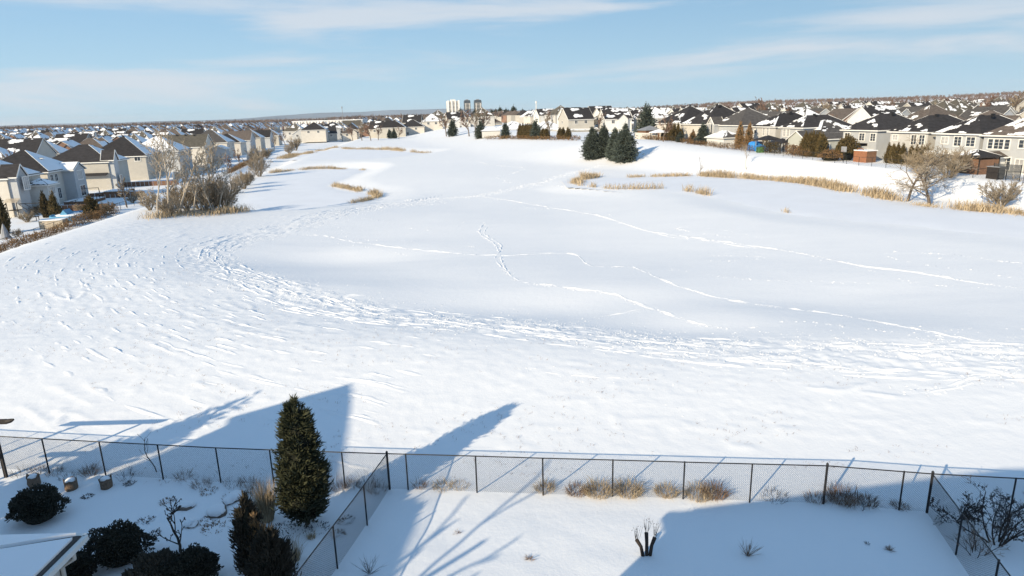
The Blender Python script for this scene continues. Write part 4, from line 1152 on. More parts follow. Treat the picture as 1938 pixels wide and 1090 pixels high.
def grow(segs, rg, p, d, L, r, lvl, cfg):
    ns = cfg['ns'][lvl]
    pts = [p]; dirs = [d]; rs = [r]
    for i in range(ns):
        d = d + rg.normal(0, cfg['wander'], 3) + np.array([0, 0, cfg['up'][lvl]])
        d = d / np.linalg.norm(d)
        p = p + d * L / ns
        r2 = r * (1 - 0.75 * (i + 1) / ns) if lvl else r * (1 - 0.6 * (i + 1) / ns)
        segs.append((pts[-1], p, rs[-1], max(r2, cfg['rmin']), lvl))
        pts.append(p); dirs.append(d); rs.append(max(r2, cfg['rmin']))
    if lvl + 1 < len(cfg['kids']) + 1 and lvl < len(cfg['kids']):
        for k in range(cfg['kids'][lvl]):
            f = rg.uniform(cfg['from'][lvl], 1.0) * ns
            i = min(int(f), ns - 1); q = pts[i] + (pts[i + 1] - pts[i]) * (f - i)
            a = rg.uniform(0, 6.28); dd = dirs[i + 1]
            e1 = np.cross(dd, [0.3, 0.2, 1.0]); e1 /= max(np.linalg.norm(e1), 1e-6); e2 = np.cross(dd, e1)
            sp = cfg['spread'][lvl] * rg.uniform(0.7, 1.3)
            nd = dd * math.cos(sp) + (e1 * math.cos(a) + e2 * math.sin(a)) * math.sin(sp)
            grow(segs, rg, q, nd, L * cfg['ratio'][lvl] * rg.uniform(0.6, 1.2) * (1.15 - 0.5 * f / ns), rs[i] * 0.55, lvl + 1, cfg)
def bare_tree(name, label, cat, seed, H, r, kids=(9, 7, 5), spread=(0.75, 0.7, 0.7), ratio=(0.55, 0.5, 0.5), frm=(0.3, 0.25, 0.2), up=(0.02, 0.10, 0.06, 0.03), wander=0.12,
              rmin=0.008, trunk='bark', twig='twig', stems=1, lean=0.0, group=None, leaf=None, ns=(6, 4, 3, 2)):
    rg = np.random.default_rng(seed); segs = []
    cfg = dict(kids=kids, spread=spread, ratio=ratio, up=up, wander=wander, rmin=rmin, ns=ns)
    cfg['from'] = frm
    for s in range(stems):
        a = rg.uniform(0, 6.28); l = lean * rg.uniform(0.5, 1.3) if stems > 1 else lean
        d0 = np.array([math.cos(a) * l, math.sin(a) * l, 1.0]); d0 /= np.linalg.norm(d0)
        grow(segs, rg, np.array([math.cos(a) * 0.12 * (stems > 1), math.sin(a) * 0.12 * (stems > 1), -0.1]), d0, H * rg.uniform(0.8, 1.0) * (0.82 if stems == 1 else 0.75), r, 0, cfg)
    root = thing(name, label, cat, group=group)
    for nm, sel, k, mt in (('trunk', [s for s in segs if s[4] <= (1 if stems == 1 else 0)], 6, trunk), ('crown', [s for s in segs if s[4] > (1 if stems == 1 else 0)], 3, twig)):
        if not sel: continue
        m = MB()
        frusta(m, [s[0] for s in sel], [s[1] for s in sel], [s[2] for s in sel], [s[3] for s in sel], k)
        if nm == 'crown' and leaf:
            tips = np.array([s[1] for s in sel]); tips = tips[rg.uniform(0, 1, len(tips)) < leaf[1]]
            spindles(m, tips, rg.normal(0, 1, tips.shape) - (0, 0, 0.5), rg.uniform(0.5, 1.2, len(tips)) * leaf[2], leaf[2] * 0.3, mi=1)
        m.build(nm, [M[mt], M[leaf[0]]] if leaf and nm == 'crown' else M[mt], root)
    return root
def lathe(m, prof, k=14, jit=0.0, mi=0, seed=0):
    rg = np.random.default_rng(seed)
    n = len(prof); V = []
    for r, z in prof:
        a = np.arange(k) * 2 * math.pi / k
        rr_ = r * (1 + rg.uniform(-jit, jit, k))
        V.append(np.column_stack([np.cos(a) * rr_, np.sin(a) * rr_, np.full(k, z)]))
    Q = [[i * k + j, i * k + (j + 1) % k, (i + 1) * k + (j + 1) % k, (i + 1) * k + j] for i in range(n - 1) for j in range(k)]
    m.add(np.concatenate(V), Q, None, mi)
def conifer(name, label, cat, seed, H, prof, nbough, nshoot, slen, srad, matn, core=0.62, trunk_r=0.1, upturn=0.6, clump=0.5, z0=0.1, group=None, sub=0.35):
    """prof: list of (z/H, radius). Boughs reach out to the profile; shoots clothe each bough."""
    rg = np.random.default_rng(seed)
    zs = np.array([p[0] for p in prof]) * H; rs = np.array([p[1] for p in prof])
    root = thing(name, label, cat, group=group)
    m = MB(); m.tube([(0, 0, -0.2), (0, 0, H * 0.5), (0, 0, H * 0.96)], [trunk_r, trunk_r * 0.6, trunk_r * 0.12], 7); m.build('trunk', M['bark'], root)
    m = MB()
    zz_ = np.linspace(z0 * H, H * 0.93, 16)
    lathe(m, [(0.02, zz_[0] - 0.02 * H)] + [(np.interp(z, zs, rs) * core, z) for z in zz_] + [(0.01, H * 0.96)], 14, 0.18, 1, seed)  # added dark core, closes the see-through gaps of the crown
    # boughs, spread over the surface
    w = np.interp(np.linspace(z0 * H, H, 400), zs, rs) + 0.04
    cdf = np.cumsum(w); cdf /= cdf[-1]
    bz = np.interp(rg.uniform(0, 1, nbough), cdf, np.linspace(z0 * H, H, 400))
    ba = rg.uniform(0, 6.28, nbough)
    br = np.interp(bz, zs, rs) * rg.uniform(0.72, 1.13, nbough)
    P = []; Dv = []
    for z, a, r in zip(bz, ba, br):
        out = np.array([math.cos(a), math.sin(a), 0]); tip = out * r + np.array([0, 0, z])
        k = nshoot
        f = rg.uniform(0.35, 1.0, k) ** 0.6
        base = out[None] * (r * f)[:, None] + np.array([0, 0, z]) + np.column_stack([rg.normal(0, clump * sub * max(r, 0.15) * 0.5, k), rg.normal(0, clump * sub * max(r, 0.15) * 0.5, k), rg.normal(0, clump * sub * slen * 1.2, k)])
        base[:, 2] += (f - 1) * (-0.15) * r
        dd = out[None] * rg.uniform(0.3, 1.0, (k, 1)) + np.column_stack([rg.normal(0, 0.45, k), rg.normal(0, 0.45, k), upturn + rg.normal(0, 0.35, k)])
        P.append(base); Dv.append(dd)
    P = np.concatenate(P); Dv = np.concatenate(Dv)
    spindles(m, P, Dv, slen * rg.uniform(0.55, 1.2, len(P)), srad * rg.uniform(0.7, 1.3, len(P)))
    # leader
    spindles(m, [(0, 0, H * 0.9)] * 4, [(0.05, 0, 1), (-0.1, 0.05, 1), (0.1, -0.1, 1), (0, 0.1, 1)], [H * 0.11, H * 0.08, H * 0.07, H * 0.09], srad * 1.2)
    m.build('crown', [M[matn], M['core_shade']], root)
    return root
def leafy_shrub(name, label, seed, rx, ry, h, n, leaf, matn, cat='shrub', group=None, core=0.72, up=0.3):
    rg = np.random.default_rng(seed)
    root = thing(name, label, cat, group=group)
    m = MB()
    d = unit(rg.normal(0, 1, (n, 3))); d[:, 2] = np.abs(d[:, 2]) - 0.15
    d = unit(d)
    lmp = 0.66 + 0.62 * fbm(d[:, 0] * 2.6 + seed, d[:, 1] * 2.6 + d[:, 2] * 2.3, seed, 3)
    rr_ = rg.uniform(0.62, 1.06, n) ** 0.5 * lmp
    P = d * rr_[:, None] * np.array([rx, ry, h * 0.62]) + (0, 0, h * 0.40)
    P[:, 2] = np.maximum(P[:, 2], 0.03)
    spindles(m, P, d + rg.normal(0, 0.5, (n, 3)) + (0, 0, up), leaf * rg.uniform(0.6, 1.3, n), leaf * 0.28, 0.5, 4)
    m2 = MB()
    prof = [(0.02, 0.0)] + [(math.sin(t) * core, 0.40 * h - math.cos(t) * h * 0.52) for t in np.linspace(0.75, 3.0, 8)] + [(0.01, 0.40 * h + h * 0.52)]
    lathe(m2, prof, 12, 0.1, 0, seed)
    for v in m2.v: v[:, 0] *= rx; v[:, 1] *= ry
    m2.build('dark_core', M['core_shade'], root)  # added dark core standing in for the shade inside the shrub
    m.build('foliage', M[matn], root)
    return root
def put(o, loc, rz=0.0, scale=None):
    o.location = loc; o.rotation_euler = (0, 0, rz)
    if scale is not None: o.scale = scale if isinstance(scale, (tuple, list)) else (scale,) * 3
    return o
def grass_clump(name, label, loc, n, H, R, spread, matn, W=0.02, droop=(0.1, 0.5), cat='grass', group=None, plume=None, seed=0):
    rg = np.random.default_rng(seed + 5)
    m = MB()
    a = rg.uniform(0, 6.28, n); r = R * np.sqrt(rg.uniform(0, 1, n))
    P = np.column_stack([np.cos(a) * r, np.sin(a) * r, np.full(n, -0.03)])
    Dv = np.column_stack([np.cos(a) * spread * rg.uniform(0, 1.2, n) + rg.normal(0, 0.12, n), np.sin(a) * spread * rg.uniform(0, 1.2, n) + rg.normal(0, 0.12, n), np.ones(n)])
    blades(m, P, Dv, H * rg.uniform(0.5, 1.1, n), W, rg.uniform(droop[0], droop[1], n))
    o = m.build(name, M[matn], loc=loc)
    return tag(o, label, cat, group)

# ================================================================== fences
def chain_fence(name, label, pts, H, posts, wire=0.075, wr=0.0030, post_r=0.028, rail_r=0.021, gates=()):
    """pts: polyline on the ground; posts: distances or list of points"""
    root = thing(name, label, 'fence', (*pts[0][:2], 0))
    o = np.array([pts[0][0], pts[0][1], 0])
    def zz_(p): return float(mesh_z(p[0], p[1]))
    for (x, y, big) in posts:
        z = zz_((x, y)); m = MB()
        r_ = post_r * (1.5 if big else 1)
        m.tube(np.array([(x, y, z - 0.3), (x, y, z + H + (0.06 if big else -0.01))]) - o, [r_, r_], 8)
        m.tube(np.array([(x, y, z + H + (0.06 if big else 0.0)), (x, y, z + H + (0.11 if big else 0.02))]) - o, [r_ * 1.25, r_ * 0.6], 8)
        m.build('post', M['black_metal'], root)
    mw = MB()
    for A, B in zip(pts[:-1], pts[1:]):
        A = np.array(A[:2], float); B = np.array(B[:2], float); Ln = np.linalg.norm(B - A)
        k = max(1, int(Ln / 2.5)); tt = np.linspace(0, 1, k + 1)
        Q = A[None] + (B - A)[None] * tt[:, None]
        zg = mesh_z(Q[:, 0], Q[:, 1])
        m = MB(); m.tube(np.column_stack([Q, zg + H]) - o, [rail_r] * (k + 1), 6); m.build('rail', M['black_metal'], root)
        # woven wires, both ways
        hh = H - 0.06
        s0 = np.arange(-hh, Ln, wire)
        a0 = np.clip(s0, 0, Ln); a1 = np.clip(s0 + hh, 0, Ln)
        for sg in (1, -1):
            u0, u1 = a0, a1
            z0_ = 0.03 + (u0 - s0); z1_ = 0.03 + (u1 - s0)
            if sg < 0: z0_, z1_ = hh + 0.06 - z0_, hh + 0.06 - z1_
            P0 = A[None] + (B - A)[None] * (u0 / Ln)[:, None]; P1 = A[None] + (B - A)[None] * (u1 / Ln)[:, None]
            g0 = np.interp(u0, tt * Ln, zg); g1 = np.interp(u1, tt * Ln, zg)
            frusta(mw, np.column_stack([P0, z0_ + g0]) - o, np.column_stack([P1, z1_ + g1]) - o, np.full(len(s0), wr), np.full(len(s0), wr), 3)
    wo = mw.build('wire_mesh', M['wire'], root); wo['kind'] = 'stuff'
    return root
RAIL = [(-36.0, 26.6), (-20.86, 24.39), (-11.57, 23.07), (-4.84, 22.30)]
lp = [(-33.6, 26.3, 0), (-31.1, 25.9, 0), (-28.6, 25.5, 0), (-26.1, 25.2, 0), (-23.6, 24.8, 0), (-21.3, 24.45, 0), (-18.92, 24.06, 0), (-16.43, 23.71, 0), (-13.98, 23.4, 0), (-11.57, 23.07, 0), (-9.4, 22.8, 0), (-6.58, 22.5, 0), (-4.84, 22.30, 1)]
chain_fence('chain_link_fence', 'black chain-link fence across the back of the left garden', RAIL, 1.5, lp)
rp = [(-4.13, 22.24, 0), (-1.51, 21.93, 0), (0.95, 21.65, 0), (3.48, 21.44, 0), (6.0, 21.16, 0), (8.31, 20.86, 0), (10.84, 20.62, 1), (13.23, 20.11, 0), (14.09, 19.93, 1), (16.6, 19.5, 0), (19.2, 19.1, 0), (21.8, 18.6, 0)]
chain_fence('chain_link_fence', 'black chain-link fence across the back of the snowy lawn', [(-4.80, 22.30), (3.48, 21.42), (10.84, 20.62), (14.09, 19.93), (24.0, 18.2)], 1.5, rp)
sl = [(-5.23, 20.05, 0), (-5.67, 17.7, 0), (-6.12, 15.3, 0), (-6.55, 12.9, 0)]
chain_fence('chain_link_fence', 'black chain-link side fence running down between left garden and lawn', [(-4.86, 22.22), (-7.0, 10.6)], 1.5, sl)
sr = [(13.55, 17.6, 0), (12.98, 15.3, 0), (12.4, 13.0, 0)]
chain_fence('chain_link_fence', 'black chain-link side fence at the right of the lawn', [(14.06, 19.85), (11.9, 11.0)], 1.5, sr)

# ================================================================== near garden on the left
b0 = G(577, 992)
put(conifer('spruce_tree', 'tall dense columnar spruce standing before the fence in the left garden', 'tree', 5, 4.6,
            [(0, 0.28), (0.07, 0.48), (0.16, 0.73), (0.25, 0.80), (0.4, 0.74), (0.6, 0.62), (0.78, 0.50), (0.9, 0.34), (0.96, 0.19), (1, 0.04)],
            560, 20, 0.27, 0.026, 'needle', core=0.70, trunk_r=0.09, upturn=0.75, clump=0.5, z0=0.075), (b0[0] + 0.1, b0[1], b0[2]))
for i, (px, py, rx, ry, h, lb) in enumerate([(76, 982, 0.92, 0.8, 1.15, 'rounded dark evergreen shrub beside the wrapped plants, nearest the left edge'),
                                             (230, 1062, 0.95, 0.8, 1.15, 'rounded dark evergreen shrub right of the snowy low roof'),
                                             (365, 1108, 0.85, 0.8, 1.15, 'rounded dark evergreen shrub below the bare branching shrub'),
                                             (140, 1100, 0.6, 0.6, 0.85, 'dark evergreen shrub tucked behind the downspout')]):
    put(leafy_shrub('evergreen_shrub', lb, 20 + i, rx, ry, h, 3600, 0.085, 'shrub_leaf'), G(px, py))
put(leafy_shrub('spreading_juniper', 'low feathery dark juniper at the lower edge, left of the tall junipers', 31, 0.75, 0.7, 0.9, 1800, 0.2, 'juniper', up=1.0), G(300, 1112))
jp = [(0, 0.3), (0.15, 0.55), (0.4, 0.6), (0.65, 0.42), (0.85, 0.2), (1, 0.03)]
put(conifer('upright_juniper', 'tall feathery dark juniper left of the ornamental grass', 'shrub', 41, 2.7, [(a, b * 0.85) for a, b in jp], 200, 16, 0.26, 0.022, 'juniper', core=0.6, trunk_r=0.05, upturn=1.6, z0=0.03), G(482, 1085))
put(conifer('upright_juniper', 'broad feathery dark juniper in front of the others at the lower edge', 'shrub', 42, 2.1, [(a, b * 1.1) for a, b in jp], 200, 16, 0.26, 0.022, 'juniper', core=0.6, trunk_r=0.05, upturn=1.5, z0=0.03), G(520, 1118))
put(conifer('browned_cedar', 'slim cedar turned orange-brown between the dark junipers', 'shrub', 43, 2.1, [(a, b * 0.42) for a, b in jp], 150, 14, 0.16, 0.018, 'cedar_brown', core=0.7, trunk_r=0.03, upturn=1.5, z0=0.03), G(497, 1092))
p = G(506, 984)
grass_clump('ornamental_grass', 'tall beige ornamental grass plume left of the spruce', p, 900, 1.75, 0.22, 0.16, 'dry_grass', 0.012, (0.0, 0.18), seed=1)
grass_clump('ornamental_grass', 'pale wispy grass against the side fence low in the picture', G(556, 1062), 260, 1.0, 0.18, 0.3, 'dry_grass', 0.010, (0.05, 0.3), seed=2)
grass_clump('ornamental_grass', 'small pale grass tuft at the foot of the spruce', (b0[0] + 0.5, b0[1] - 0.9, b0[2]), 120, 0.45, 0.10, 0.3, 'dry_grass', 0.012, seed=3)
put(bare_tree('bare_magnolia', 'dark bare branching shrub with stubby budded twigs in the rock garden', 'shrub', 51, 2.1, 0.05, kids=(6, 5), spread=(0.85, 0.7), ratio=(0.6, 0.5), frm=(0.2, 0.3), up=(0.02, 0.16, 0.1), wander=0.2, rmin=0.013,
              trunk='twig_dark', twig='twig_dark', ns=(5, 4, 3), leaf=('twig_dark', 0.7, 0.09)), G(340, 1044))
# rock garden: boulders capped with snow
rgn = np.random.default_rng(8)
def lump(m, rx, ry, h, seed, z0=-0.1, amp=0.35, nu=18, nv=8):
    """irregular mound: a dome pushed about by noise"""
    a = np.arange(nu) * 2 * math.pi / nu; V = []
    for k in range(nv):
        t = k / (nv - 1) * math.pi / 2
        c_, s_ = math.cos(t), math.sin(t)
        dx, dy = np.cos(a) * c_, np.sin(a) * c_
        r_ = 1 + amp * (fbm(dx * 1.6 + seed, dy * 1.6 + s_ * 1.3, seed, 3) - 0.5) * 2
        V.append(np.column_stack([dx * rx * r_, dy * ry * r_, np.full(nu, z0) + (h - z0) * s_ * (0.7 + 0.3 * r_)]))
    Q = [[i_ * nu + j_, i_ * nu + (j_ + 1) % nu, (i_ + 1) * nu + (j_ + 1) % nu, (i_ + 1) * nu + j_] for i_ in range(nv - 1) for j_ in range(nu)]
    m.add(np.concatenate(V), Q)
def boulder(px, py, s, label, snow=True):
    p = G(px, py); root = thing('garden_boulder', label, 'rock', p, rgn.uniform(0, 6))
    m = MB(); lump(m, s, s * 0.75, s * 0.5, int(px), -0.1, 0.5); m.build('stone', M['stone'], root)
    m = MB(); lump(m, s * 0.95, s * 0.72, s * 0.62, int(px), s * 0.16, 0.5)
    m.v[0][:, 1] += 0.10 * s; m.build('snow_cap', M['roof_snow'], root, smooth=True)
boulder(414, 968, 0.42, 'round snow-capped boulder in the rock garden')
boulder(350, 960, 0.34, 'dark-sided boulder left of the round snow-capped one')
boulder(362, 992, 0.30, 'half-buried boulder nearest the bare magnolia')
boulder(440, 946, 0.40, 'snowy boulder at the back of the rock garden')
# dead perennials showing through the snow: one low plant each
lbl = ['dead leafy plant in the rock garden behind the round boulder', 'dark trailing plant along the top of the rock garden', 'dark low plant right of the round boulder', 'brown low plant in front of the round boulder',
       'flattened dark plant at the foot of the spruce', 'dark ground plant right of the spruce foot', 'dead plant by the side fence low down', 'withered plant left of the magnolia', 'small withered plant between the shrubs', 'dark low plant right of the magnolia stem', 'dead stalks between spruce and side fence', 'dark low plant left of the spruce foot', 'dark plant at the left end of the rock garden', 'withered low plant before the wrapped plants', 'withered plant right of the wrapped plants', 'dark low plant at the back of the rock garden']
for i, (px, py, s) in enumerate([(440, 940, 0.5), (470, 938, 0.45), (452, 975, 0.45), (405, 1000, 0.5), (560, 1010, 0.7), (600, 1000, 0.5), (640, 1010, 0.3), (275, 985, 0.3), (290, 1010, 0.25), (395, 985, 0.4), (655, 985, 0.35), (535, 1000, 0.5), (315, 950, 0.3), (165, 940, 0.2), (245, 915, 0.22), (395, 930, 0.35)]):
    grass_clump('dead_perennial', lbl[i], G(px, py), 110, 0.15, s * 0.8, 1.6, 'twig_dark' if i % 3 else 'weed', 0.03, (0.1, 0.5), 'plant', seed=70 + i)
# burlap-wrapped plants with snow in the top
for i, (px, py, lb) in enumerate([(66, 918, 'leftmost of the three burlap-wrapped plants by the fence'), (136, 925, 'middle burlap-wrapped plant, leaning, behind the round shrub'), (202, 922, 'rightmost burlap-wrapped plant with a snow-filled top')]):
    root = thing('wrapped_plant', lb, 'plant', G(px, py), 0.4 * i)
    m = MB(); k = 12
    lathe(m, [(0.22, -0.1), (0.25, 0.1), (0.24, 0.3), (0.25, 0.42)], k, 0.08, 0, 30 + i)
    top = m.v[0][-k:]; top[:, 2] += np.where(np.arange(k) % 6 == 0, 0.13, np.where(np.arange(k) % 3 == 0, 0.02, -0.03))
    lathe(m, [(0.25, 0.40), (0.18, 0.33), (0.02, 0.31)], k, 0.05, 0, 40 + i)
    m.build('burlap', M['burlap'], root); root.scale = (0.9, 0.9, 0.95)
    m = MB(); lathe(m, [(0.21, 0.33), (0.19, 0.42), (0.10, 0.48), (0.01, 0.49)], 12, 0.08, 0, 50 + i); m.build('snow_cap', M['roof_snow'], root, smooth=True)
# pergola at the left edge: two dark posts carrying beams with curved ends
pg = at(2, 985, 0.0); pg2 = at(2, 898, 0.0)
root = thing('pergola', 'dark timber pergola with curved beam ends at the left edge', 'pergola', (pg[0] - 1.62, pg[1], 0))
for dx, dy in ((0, 0), (-3.2, -0.35), (-0.3, 2.9), (-3.5, 2.55)):
    m = MB(); m.box((dx, dy, 1.25), (0.10, 0.10, 2.7)); m.build('post', M['dark_wood'], root)
for y0, x0 in ((0.0, 0.0), (2.9, -0.3)):
    m = MB(); m.box((x0 - 1.6, y0, 2.5), (4.3, 0.07, 0.2)); m.tube([(x0 + 0.55, y0, 2.5), (x0 + 0.72, y0, 2.53), (x0 + 0.84, y0, 2.58)], [0.10, 0.085, 0.04], 6); m.build('beam', M['dark_wood'], root)
# young staked tree by the fence
put(bare_tree('young_tree', 'thin bare sapling leaning by the left garden fence', 'tree', 61, 2.6, 0.022, kids=(8,), spread=(0.5,), ratio=(0.35,), frm=(0.15,), up=(0.0, 0.06), rmin=0.006, trunk='twig_dark', twig='twig_dark', lean=0.10, ns=(6, 3)), G(297, 893))
# weeds along the left fence
wl_lab = 'dead weed stalks along the foot of the left garden fence'
for i, px in enumerate([30, 62, 98, 125, 150, 165, 232, 352, 395, 440, 470, 500, 545, 640, 655, 690, 705]):
    t = (px - 85) / 650; xw = -18.9 + (px - 80) * 0.0216; yw = np.interp(xw, [-36, -20.86, -11.57, -4.84], [26.6, 24.39, 23.07, 22.3])
    x_, y_ = xw + random.uniform(-0.2, 0.2), yw + random.uniform(-0.35, 0.35)
    red = 'weed' if i % 3 else 'twig_dark'
    grass_clump('dead_weed', 'dead weed stalks, %s clump from left along the left garden fence' % ORD[i], gm(x_, y_), 50 + 40 * (i % 3), 0.35 + 0.25 * random.random() + (0.5 if px in (640, 690) else 0), 0.3, 0.9, red, 0.010, (0.0, 0.5), 'weed', 'weeds along the left fence', seed=100 + i)
# ================================================================== the lawn and its back fence
gl = ['thick bent tan grass clump at a fence post, second from the left', 'tan grass clump right of the second, drooping', 'long tan grass clump left of the fifth lawn post', 'broad tan grass clump right of the fifth lawn post']
def fence_y(x): return float(np.interp(x, [-4.8, 3.48, 10.84, 14.09, 24], [22.3, 21.42, 20.62, 19.93, 18.2]))
for i, (px, n, H, R, mt, lb) in enumerate([
        (1035, 260, 0.6, 0.30, 'dry_grass', 'small tan grass clump at the third post of the lawn fence'),
        (1135, 520, 0.8, 0.42, 'dry_grass', 'large tan grass clump at the fourth post of the lawn fence'),
        (1195, 560, 0.8, 0.42, 'dry_grass', 'large drooping tan grass clump just right of the fourth fence post'),
        (1095, 300, 0.55, 0.35, 'weed', 'brownish grass clump left of the fourth fence post'),
        (1270, 380, 0.6, 0.35, 'dry_grass', 'tan grass clump left of the fifth post of the lawn fence'),
        (1330, 420, 0.75, 0.40, 'dry_grass', 'tan grass clump right of the fifth post of the lawn fence'),
        (1365, 420, 0.8, 0.36, 'weed', 'brown grass clump between the fifth and sixth fence posts'),
        (835, 160, 0.5, 0.3, 'dry_grass', 'low tan grass left of the second post of the lawn fence'),
        (868, 130, 0.35, 0.3, 'dry_grass', 'very low tan grass beside the second post of the lawn fence'),
        (790, 90, 0.6, 0.2, 'weed', 'thin reddish weeds near the corner post'),
        (1610, 420, 0.95, 0.38, 'weed', 'brown weed clump leaning right of the thick gate post'),
        (1555, 160, 0.45, 0.3, 'weed', 'low brown weeds at the foot of the thick gate post'),
        (1660, 200, 0.5, 0.3, 'weed', 'low reddish weeds between gate post and right corner'),
        (1722, 160, 0.35, 0.25, 'weed', 'short reddish weeds next to the last post before the corner'),
        (1480, 130, 0.4, 0.4, 'twig_dark', 'sparse dark weeds between the sixth post and the gate post'),
        (1640, 90, 0.9, 0.5, 'twig_dark', 'thin dark stalks behind the brown leaning weed clump')]):
    xw = float(np.interp(px, [735, 1160, 1565, 1765], [-4.8, 3.48, 10.84, 14.09])); 
    grass_clump('ornamental_grass' if mt == 'dry_grass' else 'dead_weed', lb, gm(xw, fence_y(xw) + (0.25 if i % 2 else 0.35)), int(n * 0.75), H * 0.82, R * 1.15, 0.75, mt, 0.014, (0.15, 0.75), 'grass' if mt == 'dry_grass' else 'weed', seed=200 + i)
# pollarded shrub with thin upright shoots
p = G(1225, 1052)
root = thing('pollarded_shrub', 'cut-back dark shrub with thin upright shoots in the lawn shadow', 'shrub', p)
rg = np.random.default_rng(4); ms = MB(); sh = MB()
for a, l, h in ((2.9, 0.34, 0.55), (0.4, 0.26, 0.6), (1.7, 0.15, 0.75)):
    e = np.array([math.cos(a) * l, math.sin(a) * l, h])
    ms.tube([(e[0] * 0.35, e[1] * 0.35, -0.1), tuple(e * 0.6), tuple(e)], [0.06, 0.055, 0.065], 7)
    k = 12; P = np.tile(e, (k, 1)) + rg.normal(0, 0.03, (k, 3))
    spindles(sh, P, np.column_stack([rg.normal(0, 0.2, k), rg.normal(0, 0.2, k), np.ones(k)]), rg.uniform(0.35, 0.7, k), 0.006, 0.2)
    tips = P + unit(np.column_stack([rg.normal(0, 0.2, k), rg.normal(0, 0.2, k), np.ones(k)])) * 0.45
    spindles(sh, tips, rg.normal(0, 1, (k, 3)), 0.035, 0.012)
ms.build('stump', M['twig_dark'], root); sh.build('shoots', M['twig_dark'], root)
def twiggy(px, py, H, lb, n=26, mt='twig_dark', spread=0.55):
    rg = np.random.default_rng(int(px)); m = MB()
    P = np.zeros((n, 3)) + (0, 0, -0.03); Dv = np.column_stack([rg.normal(0, spread, n), rg.normal(0, spread, n), np.ones(n)])
    L = H * rg.uniform(0.6, 1.1, n)
    spindles(m, P, Dv, L, 0.007, 0.2)
    q = P + unit(Dv) * (L * 0.5)[:, None]
    spindles(m, q, Dv + rg.normal(0, 0.5, Dv.shape), L * 0.5, 0.005, 0.2)
    tag(m.build('bare_shrub', M[mt], loc=G(px, py)), lb, 'shrub')
twiggy(1415, 1052, 0.62, 'small grey bare shrub alone in the shaded right half of the lawn', 34, 'weed')
twiggy(699, 1086, 0.7, 'small bare twiggy shrub close to the left side fence', 22)
twiggy(865, 1008, 0.22, 'tiny dry sprig in the sunlit part of the lawn', 18, 'weed', 1.2)
twiggy(1003, 1058, 0.26, 'low dry sprigs in the middle of the sunlit lawn', 30, 'weed', 1.3)
twiggy(1683, 1042, 0.24, 'small brown sprig near the right side fence', 34, 'weed', 1.2)
twiggy(1640, 1030, 0.14, 'dark leaf litter ring near the right side fence', 30, 'twig_dark', 2.5)
# shrubs beyond the right side fence
put(bare_tree('leafless_shrub', 'large dark shrub with last shrivelled leaves beyond the right side fence', 'shrub', 81, 2.3, 0.03, kids=(8, 6), spread=(0.6, 0.7), ratio=(0.55, 0.5), frm=(0.15, 0.2), up=(0.02, 0.08, 0.05), wander=0.18, rmin=0.006, trunk='twig_dark', twig='twig_dark', stems=8, lean=0.7, ns=(5, 3, 3), leaf=('twig_dark', 0.5, 0.07)), G(1885, 1028))
put(bare_tree('leafless_shrub', 'dark thorny shrub hugging the right corner post', 'shrub', 82, 1.5, 0.02, kids=(7, 5), spread=(0.7, 0.7), ratio=(0.55, 0.5), frm=(0.15, 0.2), up=(0.02, 0.05, 0.03), wander=0.18, rmin=0.006, trunk='twig_dark', twig='twig_dark', stems=6, lean=0.6, ns=(4, 3, 3), leaf=('twig_dark', 0.5, 0.07)), G(1800, 985))
put(bare_tree('leafless_shrub', 'smaller twiggy shrub low behind the right side fence', 'shrub', 83, 1.2, 0.015, kids=(7, 4), spread=(0.6, 0.6), ratio=(0.55, 0.5), frm=(0.15, 0.2), up=(0.02, 0.05, 0.03), wander=0.18, rmin=0.005, trunk='twig_dark', twig='weed', stems=6, lean=0.5, ns=(4, 3, 3)), G(1848, 1050))
put(bare_tree('leafless_shrub', 'dark bush with shrivelled leaves cut by the right edge', 'shrub', 84, 1.9, 0.02, kids=(7, 5), spread=(0.7, 0.7), ratio=(0.55, 0.5), frm=(0.15, 0.2), up=(0.02, 0.05, 0.03), wander=0.18, rmin=0.006, trunk='twig_dark', twig='twig_dark', stems=6, lean=0.6, ns=(4, 3, 3), leaf=('twig_dark', 0.5, 0.08)), G(1950, 990))

# ================================================================== course: dry grass tips through the snow
rg = np.random.default_rng(77)
n = 11000
x = rg.uniform(-48, 44, n); y = 23 + 50 * rg.uniform(0, 1, n) ** 1.6
Dn, Sn = path_ds(x, y)
ok = (Dn > 2.5) & (fbm(x / 5, y / 2.0, 12, 3) > 0.50)
x, y = x[ok], y[ok]
m = MB(); kk = 3
P = np.repeat(np.column_stack([x, y, mesh_z(x, y) - 0.02]), kk, 0) + rg.normal(0, 0.05, (len(x) * kk, 3)) * (1, 1, 0)
Dv = np.column_stack([rg.normal(0.1, 0.7, len(P)), rg.normal(0, 0.7, len(P)), np.ones(len(P))])
blades(m, P, Dv, rg.uniform(0.07, 0.22, len(P)), 0.011, 0.3)
tag(m.build('grass_tips', M['weed']), 'dry grass tips poking through the snow of the rough', 'grass', kind='stuff')
